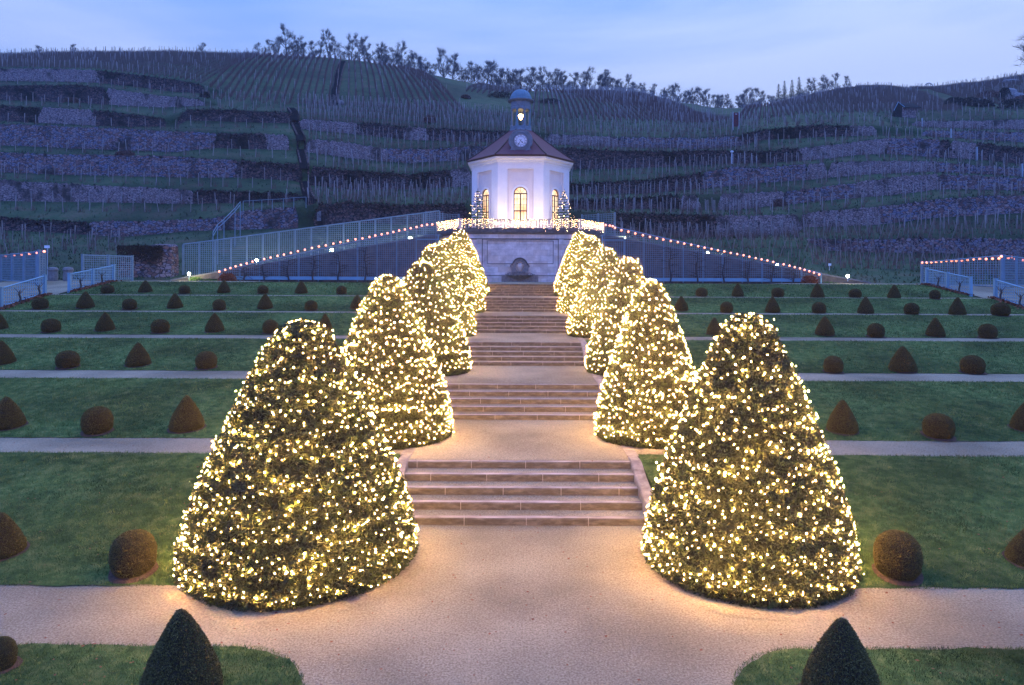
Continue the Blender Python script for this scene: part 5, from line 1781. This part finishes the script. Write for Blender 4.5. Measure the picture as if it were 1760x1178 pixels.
p = px2w(391, 471, 56.0); shrub('shrub', p.x, 56.0, Z6, 0.75, 0.62, M['orangeleaf'], 'rusty orange shrub under the first red bulbs on the left')
p = px2w(1392, 471, 56.0); shrub('shrub', p.x, 56.0, Z6, 0.72, 0.62, M['orangeleaf'], 'rusty orange shrub under the last red bulbs on the right')
p = px2w(335, 478, 56.5); shrub('shrub', p.x, 56.7, Z6, 0.6, 0.3, M['leaf'], 'green plants lit by the ground lamp at far left trellis foot')
p = px2w(352, 478, 57.5); shrub('shrub', p.x + 0.5, 57.6, Z6, 0.9, 0.18, M['leaf'], 'low lit ground cover strip left of the left ramp')
p = px2w(1432, 478, 56.5); shrub('shrub', p.x, 58.0, Z6, 1.2, 0.2, M['leaf'], 'low lit plants beside the ground lamp on the right')

# side fences and pergola screens -------------------------------------------------
def fence(P0, P1, z0a, z1a, h, label, nposts, name='garden_fence', cat='fence', pm='palepaint', group='low lattice fences', top2=None, lm='palepaint', cell=0.17):
    t = thing(name, (P0[0], P0[1], z0a), label, cat, group)
    tp = lin(z0a + h, (z1a + h) if top2 is None else top2)
    mb = MB(); lattice(mb, P0, P1, lin(z0a + 0.12, z1a + 0.12), tp, cell=cell, wd=0.036); mb.build('lattice', M[lm], t)
    mb = MB(); rail(mb, P0, P1, tp(0), tp(1), 0.045, 0); mb.build('top_rail', M[pm], t)
    mb = MB(); rail(mb, P0, P1, z0a + 0.14, z1a + 0.14, 0.04, 0); mb.build('bottom_rail', M[pm], t)
    for q in range(nposts):
        f_ = q / (nposts - 1); x = P0[0] + (P1[0] - P0[0]) * f_; y = P0[1] + (P1[1] - P0[1]) * f_; zz = z0a + (z1a - z0a) * f_; hh_ = tp(f_) - zz
        mb = MB(); pw_ = 0.17 if h < 1.5 else 0.13; mb.box((x, y, zz + hh_ / 2 - 0.05), (pw_, pw_, hh_ + 0.2)); mb.box((x, y, zz + hh_ + 0.07), (pw_ + 0.04, pw_ + 0.04, 0.04)); mb.build('post', M[pm], t)


for s in (-1, 1):
    sd = SIDES[s]
    x = s * 28.65
    for ya, yb in ((30.0, 34.5), (34.5, 38.4), (38.4, 42.2)):
        if yb > 36 or True:
            fence((x, yb - 0.13), (x, ya + 0.13), G(yb), G(ya), 1.15, 'low pale blue lattice fence %s of the lawns, %s panel' % (sd, {30.0: 'nearest', 34.5: 'middle', 38.4: 'farthest'}[ya]), 2)
    fence((x, 44.4), (x, 49.2), G(44.4), Z6, 1.15, 'pale blue lattice fence beyond the path gap on the %s' % sd, 3)
    xt = s * 32.4
    fence((xt, 47.0), (s * 29.9 if s > 0 else -33.06, 52.0 if s > 0 else 48.5), 4.05, Z6, 2.25 if s > 0 else 2.3, 'tall lattice pergola screen beside the %s path' % sd, 3, 'pergola_screen', 'trellis', 'lattice', 'tall side screens', lm='lattice', top2=5.9 if s > 0 else 6.3)
    fence((xt + s * 0.25, 47.17), (s * 39.5, 52.0), 4.05, Z6, 2.25, 'tall lattice pergola screen running back to the %s photo edge' % sd, 5, 'pergola_screen', 'trellis', 'lattice', 'tall side screens', lm='lattice', top2=6.05)
    pr_ = [(-12, 442.5), (10, 440), (24, 439), (38, 438), (51, 436.5), (64, 435), (76, 432.5)] if s < 0 else \
          [(1585, 451.5), (1593, 451.5), (1601, 451), (1609, 450.5), (1618, 449.5), (1627, 448.5), (1636, 448.5), (1644, 448.5), (1653, 448), (1663, 447), (1674, 446), (1684, 445), (1695, 445.5), (1706, 445), (1717, 444.5), (1721, 441), (1733, 443.5), (1739, 442), (1745, 445.5), (1758, 447.5), (1772, 450)]
    ls = thing('light_string', (xt, 47, 6.3), 'red bulbs along the tall pergola screen at the %s edge' % sd, 'string lights', 'red light strings')
    P3 = []
    for a, b in pr_:
        u_ = abs((a - CX) / F)
        if s > 0: yy = np.interp(a, [1585, 1721, 1772], [52.0, 47.0, 52.4])
        else: yy = np.interp(a, [-12, 64, 76], [52.0, 47.2, 47.0])
        P3.append(tuple(px2w(a, b, yy - 0.05)))
    link('cable', wire_mesh(P3, 0.012), M['wire'], ls)
    for p in P3:
        mb = MB(); mb.lathe([(0.01, -0.085), (0.07, -0.055), (0.085, 0.0), (0.06, 0.06), (0.015, 0.08)], p, 8); mb.build('bulb', M['redbulb'], ls)
    # leaf litter and gnarled climbers at the fence foot
    n = 1500
    X = s * (28.65 + rng.normal(size=n) * 0.16 - 0.12); Y = rng.uniform(36, 49.3, n); k_ = (Y < 42.2) | (Y > 44.3); X = X[k_]; Y = Y[k_]; n = len(X)
    C = np.stack([X, Y, np.interp(Y, knx, knz) + 0.05 + rng.random(n) * 0.08], 1); A = rdir(n) * 0.07; B = np.cross(A, rdir(n))
    V, Fa = diam(C, A, B); tag(link('leaf_litter', npmesh('leaf_litter', V, Fa), M['litter']), kind='stuff')
    for q, yy in enumerate((37.2, 39.8, 41.4, 45.3, 47.6)):
        xx = x - s * 0.14; mb = MB()
        mb.tube([(xx, yy, G(yy)), (xx, yy + 0.05, G(yy) + 0.3), (xx, yy - 0.06, G(yy) + 0.55), (xx, yy + 0.02, G(yy) + 0.75)], [0.06, 0.05, 0.05, 0.03], 5)
        for e_ in (-1, 1): mb.tube([(xx, yy, G(yy) + 0.55), (xx, yy + e_ * 0.25, G(yy) + 0.75), (xx, yy + e_ * 0.45, G(yy) + 0.9)], [0.03, 0.02, 0.012], 4)
        tag(mb.build('climber', M['bark']), 'gnarled bare climber, %s along the %s lattice fence' % (ORD[q], sd), 'climbing plant', 'gnarled climbers on the low fences')

# left corner: second screen, stone stumps, sign, ruined wall
fence((-32.6, 52.0), (-31.0, 55.8), Z6, Z6, 1.95, 'lattice screen between the stone stumps and the rubble wall end', 3, 'pergola_screen', 'trellis', 'lattice', 'tall side screens', lm='lattice')
for i, (px, py, d) in enumerate([(91, 486, 51.5), (117, 487, 51.0)]):
    p = px2w(px, py, d); mb = MB()
    mb.lathe([(0.30, 0.0), (0.33, 0.3), (0.30, 0.75), (0.36, 0.9), (0.30, 1.05), (0.1, 1.1)], (p.x, p.y, Z6 - 0.05), 12)
    tag(mb.build('stone_stump', M['carved']), 'round weathered stone stump, %s of the pair by the left path gap' % ('left' if i == 0 else 'right'), 'stone bollard', 'stone stumps')
def sign(px, py, d, hp_, w, h, label, m='white'):
    p = px2w(px, py, d); z = hz(p.x, p.y) if d > 57 else Z6
    t = thing('sign', (p.x, p.y, z), label, 'sign')
    mb = MB(); mb.tube([(p.x, p.y + 0.03, z - 0.2), (p.x, p.y + 0.03, p.z + h / 2)], 0.04, 6); mb.build('post', M['metal'], t)
    mb = MB(); mb.box((p.x, p.y - 0.02, p.z), (w, 0.04, h)); mb.build('board', M[m], t)
sign(81, 424.5, 57.5, 2, 0.42, 0.22, 'small white sign on a post at the left, beside the last red bulb')
sign(1426, 455, 63, 2, 0.24, 0.2, 'small white sign among vines right of the right ramp')
# end of a rubble wall left of the tall trellis
rings = []
for x in np.arange(-34.0, -29.35, 0.25):
    f_ = (x + 34.0) / 4.65
    zt = 6.9 + 0.45 * math.sin(f_ * 2.4) - 0.9 * (1 - f_) ** 2 + rng.normal() * 0.05
    rings.append([(x, 59.0, Z6 - 0.3), (x, 59.1, zt), (x, 60.2, zt + 0.1), (x, 60.4, Z6 - 0.3)])
mb = MB(); mb.loft(rings); o = mb.build('dry_stone_wall', M['drystone']); tag(o, 'rubble wall end with a mossy top left of the tall left trellis', 'stone wall', 'dry stone walls of the vineyard')
n = 2500; X = rng.uniform(-34, -30.2, n); C = np.stack([X, 58.95 - rng.random(n) * 0.1, 7.2 - np.abs(rng.normal(size=n)) * 0.6], 1); A = rdir(n) * 0.07; B = np.cross(A, rdir(n))
V, Fa = diam(C, A, B); tag(link('ivy', npmesh('ivy', V, Fa), M['ivy']), kind='stuff')

# blue stair railing on the left bank
t = thing('stair_railing', tuple(px2w(368, 405, 64)), 'thin blue metal stair railing climbing the left bank', 'railing')
mb = MB()
Q = [(366, 400, 66), (374, 386, 68), (385, 377, 70), (404, 358, 75), (413, 347, 78)]
for dz in (0.0, 0.35): mb.tube([px2w(a, b, d) - Vector((0, 0, dz)) for a, b, d in Q], 0.035, 5)
mb.build('rail', M['lattice'], t)
for a, b, d in Q:
    p = px2w(a, b, d); mb = MB(); mb.tube([(p.x, p.y, hz(p.x, p.y) - 0.2), tuple(p)], 0.045, 5); mb.build('post', M['lattice'], t)
t = thing('stair_railing', tuple(px2w(430, 358, 82)), 'thin level blue railing above the reddish wall at left', 'railing')
mb = MB(); Q = [(418, 362, 83), (435, 361, 83), (450, 360, 83), (468, 359, 83), (487, 358, 83), (505, 356, 83), (526, 355, 83)]
mb.tube([px2w(a, b - 16, d) for a, b, d in Q], 0.03, 5); mb.build('rail', M['lattice'], t)
for a, b, d in Q:
    p = px2w(a, b - 16, d); mb = MB(); mb.tube([(p.x, p.y, p.z - 1.3), tuple(p)], 0.035, 5); mb.build('post', M['lattice'], t)

# far slope: hut, board, lamps, boundary stones, gazebo
p = px2w(1556, 224, 128); X, Y = p.x, 128.0; z = hz(X, Y) - 0.1
hut = thing('stone_hut', (X, Y, z), 'tiny stone vineyard hut with a blue gabled roof on the right slope', 'hut')
mb = MB(); mb.box2((X - 0.6, Y, z - 0.5), (X + 2.0, Y + 2.6, z + 1.9)); mb.build('wall', M['palestone'], hut)
mb = MB(); mb.add([(X - 1.6, Y, z - 0.5), (X - 0.6, Y, z - 0.5), (X - 0.6, Y, z + 1.9), (X - 1.1, Y + 0.2, z + 2.9), (X - 1.6, Y + 1.3, z + 1.5), (X - 1.6, Y + 2.6, z - 0.5)], [(0, 1, 2, 3, 4), (0, 4, 5)]); mb.build('gable', M['ivyd'], hut)
mb = MB(); mb.add([(X - 1.2, Y + 0.9, z + 3.05), (X + 2.0, Y + 0.9, z + 2.95), (X + 2.6, Y - 0.5, z + 1.95), (X - 0.45, Y - 0.5, z + 1.9), (X - 1.2, Y + 0.9, z + 2.93), (X + 2.0, Y + 0.9, z + 2.83), (X + 2.6, Y - 0.5, z + 1.83), (X - 0.45, Y - 0.5, z + 1.78)],
                    [(0, 1, 2, 3), (4, 7, 6, 5), (0, 3, 7, 4), (3, 2, 6, 7), (2, 1, 5, 6), (1, 0, 4, 5)]); mb.build('roof', M['ivyd'], hut)
mb = MB(); mb.tube([(X - 2.3, Y - 0.4, z + 1.3), (X - 1.2, Y + 0.2, z + 3.05), (X - 0.4, Y - 0.45, z + 1.95)], 0.06, 4); mb.build('barge_board', M['palepaint'], hut)
p = px2w(1265, 233, 121); z = hz(p.x, 121.0)
bd = thing('board', (p.x, 121, z), 'tall dark red information board between two pale posts on the far slope', 'sign')
mb = MB(); mb.box((p.x, 121, z + 1.75), (0.85, 0.1, 2.4)); mb.build('panel', M['redboard'], bd)
mb = MB(); mb.box((p.x - 0.02, 120.94, z + 2.7), (0.36, 0.02, 0.07)); mb.build('marking', M['white'], bd)
for e_ in (-0.52, 0.52): mb = MB(); mb.tube([(p.x + e_, 121, z - 0.3), (p.x + e_, 121, z + 3.1)], 0.07, 6); mb.build('post', M['metal'], bd)
for px, py, d, lb in [(1293, 211, 150, 'small white lamp post right of the dark red board'), (1258, 262, 106, 'white lamp post with a tilted head low on the right slope'), (1526, 191, 150, 'small white lamp post left of the stone hut')]:
    p = px2w(px, py, d); z = hz(p.x, p.y); t = thing('lamp_post', (p.x, p.y, z), lb, 'lamp post', 'unlit lamp posts on the slope')
    mb = MB(); mb.tube([(p.x, p.y, z - 0.3), (p.x, p.y, p.z)], 0.06, 6); mb.build('pole', M['white'], t)
    mb = MB(); mb.lathe([(0.05, -0.1), (0.28, 0.05), (0.24, 0.18), (0.05, 0.24)], tuple(p), 8); mb.build('head', M['white'], t)
for px, py, d, hh_, lb in [(1582, 226, 122, 1.5, 'pale upright stone slab right of the hut'), (1631, 242, 112, 1.5, 'pale upright slab below the long brown wall'), (1675, 266, 104, 2.0, 'tallest pale upright slab on the right slope'), (1752, 305, 96, 1.8, 'pale upright slab at the right edge')]:
    p = px2w(px, py, d); z = hz(p.x, p.y); mb = MB(); mb.box((p.x, p.y - 0.5, z + hh_ / 2), (0.14, 0.3, hh_)); tag(mb.build('boundary_slab', M['metal']), lb, 'stone slab', 'upright slabs')
p = px2w(1598, 152, 214); z = hz(p.x, 214.5); mb = MB()
gz = thing('gazebo', (p.x, 214.5, z), 'small arched gazebo on the right skyline', 'gazebo')
mb.tube([(p.x + 1.35 * math.cos(a), 214.5, z + 0.3 + 1.5 * math.sin(a)) for a in np.linspace(0, PI, 14)], 0.16, 6); mb.build('arch', M['metal'], gz)
mb = MB(); mb.box((p.x, 214.6, z + 0.35), (2.7, 1.2, 0.7)); mb.build('wall', M['carved'], gz)
p = px2w(1480, 152, 226); z = hz(p.x, 226.0); mb = MB(); mb.box((p.x, 226, z + 0.9), (3.6, 0.3, 0.3)); [mb.box((p.x + e_, 226, z + 0.4), (0.3, 0.3, 0.9)) for e_ in (-1.5, 0, 1.5)]
tag(mb.build('shelter', M['brown']), 'low dark shelter roof on the skyline left of the gazebo', 'shelter')
p = px2w(586, 186, 131.5); mb = MB(); mb.lathe([(0.5, 0), (0.62, 0.3), (0.45, 0.7), (0.1, 0.85)], (p.x, 131.5, hz(p.x, 131.5)), 7); tag(mb.build('boulder', M['carved']), 'pale boulder at the foot of the dark strip between the vine rows', 'rock')
p = px2w(512, 350, 84); mb = MB(); mb.box((p.x + 2.6, 84, hz(p.x + 2.6, 84) + 0.5), (0.5, 0.4, 1.2)); tag(mb.build('marker_stone', M['carved']), 'pale upright stone at the foot of the dark vineyard steps', 'stone')

# crag, hedge and bushes at upper right; bushes on the slopes
def crag(px, py, d, sx, sz, label):
    p = px2w(px, py, d); z = hz(p.x, d); V, Fc = hull_mesh(BALL_P, 1.4, 14, 9, 0.10, px)
    V = [(p.x + a * sx, d + b * sx * 0.7, z - 0.5 + c * sz) for a, b, c in V]; mb = MB(); mb.add(V, Fc); tag(mb.build('rock', M['carved']), label, 'rock', 'rock outcrops at upper right')


crag(1735, 168, 150, 1.7, 1.6, 'pale rock outcrop beside the round dark bush'); crag(1748, 178, 146, 1.6, 1.3, 'rock outcrop at the right edge below the crest'); crag(1737, 140, 175, 2.2, 1.0, 'flat rock just below the crest at right')
BU = [(1727, 184, 146, 1.3, 2.6, 'ivy', 'round dark evergreen bush beside the rocks at upper right'), (1640, 186, 142, 2.2, 1.6, 'ivy', 'dark bush at the left end of the hedge at upper right'),
      (1665, 190, 141, 2.4, 1.7, 'ivy', 'dark bush in the middle of the hedge at upper right'), (1690, 196, 139, 2.2, 1.5, 'ivy', 'dark low bush right of the hedge middle'),
      (1738, 204, 136, 2.6, 1.9, 'ivy', 'wide dark bush above the long brown wall at right'), (1700, 172, 150, 2.8, 1.3, 'cane', 'brown scrub left of the round dark bush'),
      (1758, 196, 140, 2.2, 1.6, 'cane', 'brown scrub at the right edge below the rocks'), (1340, 340, 92, 1.0, 1.0, 'cane', 'yellowish bush on the lower right slope'),
      (738, 222, 122, 1.3, 1.2, 'cane', 'dark red bush above the wall left of the lantern'), (352, 165, 130, 1.0, 1.0, 'ivy', 'dark bush at the end of the topmost left wall'),
      (800, 192, 150, 1.2, 0.8, 'cane', 'brown bush at the lower right end of the steep vine rows'), (125, 150, 125, 1.6, 0.9, 'cane2', 'yellow brown bush above the second wall from the top at left'),
      (215, 320, 99, 1.4, 0.7, 'cane', 'brown bush on the bank above the lowest patchy wall at left'), (860, 182, 160, 3.4, 1.2, 'ivy', 'dark scrub bank left of the belvedere lantern'),
      (945, 186, 160, 3.0, 1.0, 'ivy', 'dark scrub bank right of the belvedere lantern')]
for px, py, d, r_, h_, m_, lb in BU:
    p = px2w(px, py, d); shrub('bush', p.x, d, hz(p.x, d) - 0.1, r_, h_, M[m_], lb, 'bush', 1500, 0.14, 'bushes on the vineyard slope')

# ------------------------------------------------------------------ evening haze
hb = MB(); hb.box2((-330, -14, -3.5), (330, 420, 90)); hz_o = hb.build('haze', None)
hm = bpy.data.materials.new('haze'); hm.use_nodes = True; hm.node_tree.nodes.clear()
ho = hm.node_tree.nodes.new('ShaderNodeOutputMaterial'); pv_ = hm.node_tree.nodes.new('ShaderNodeVolumePrincipled')
pv_.inputs['Color'].default_value = (0.75, 0.85, 1.0, 1); pv_.inputs['Density'].default_value = 0.0003; pv_.inputs['Anisotropy'].default_value = 0.2
hm.node_tree.links.new(pv_.outputs[0], ho.inputs['Volume'])
hz_o.data.materials.append(hm)
tag(hz_o, kind='stuff')

# fallen leaves on the near gravel and lawns
n = 900
Y = 7.5 + 14 * rng.random(n) ** 1.3; X = rng.uniform(-1, 1, n) * 0.8 * Y
C = np.stack([X, Y, np.array([max(Zc(b) if abs(a) < 2.5 else G(b), 0) for a, b in zip(X, Y)]) + 0.03], 1)
A = rdir(n) * [1, 1, 0.15] * 0.028 * rng.uniform(0.5, 1.2, n)[:, None]; B = np.stack([-A[:, 1], A[:, 0], rng.normal(size=n) * 0.006], 1) * 0.7
V, Fa = diam(C, A, B)
tag(link('fallen_leaves', npmesh('fallen_leaves', V, Fa), M['litter']), kind='stuff')
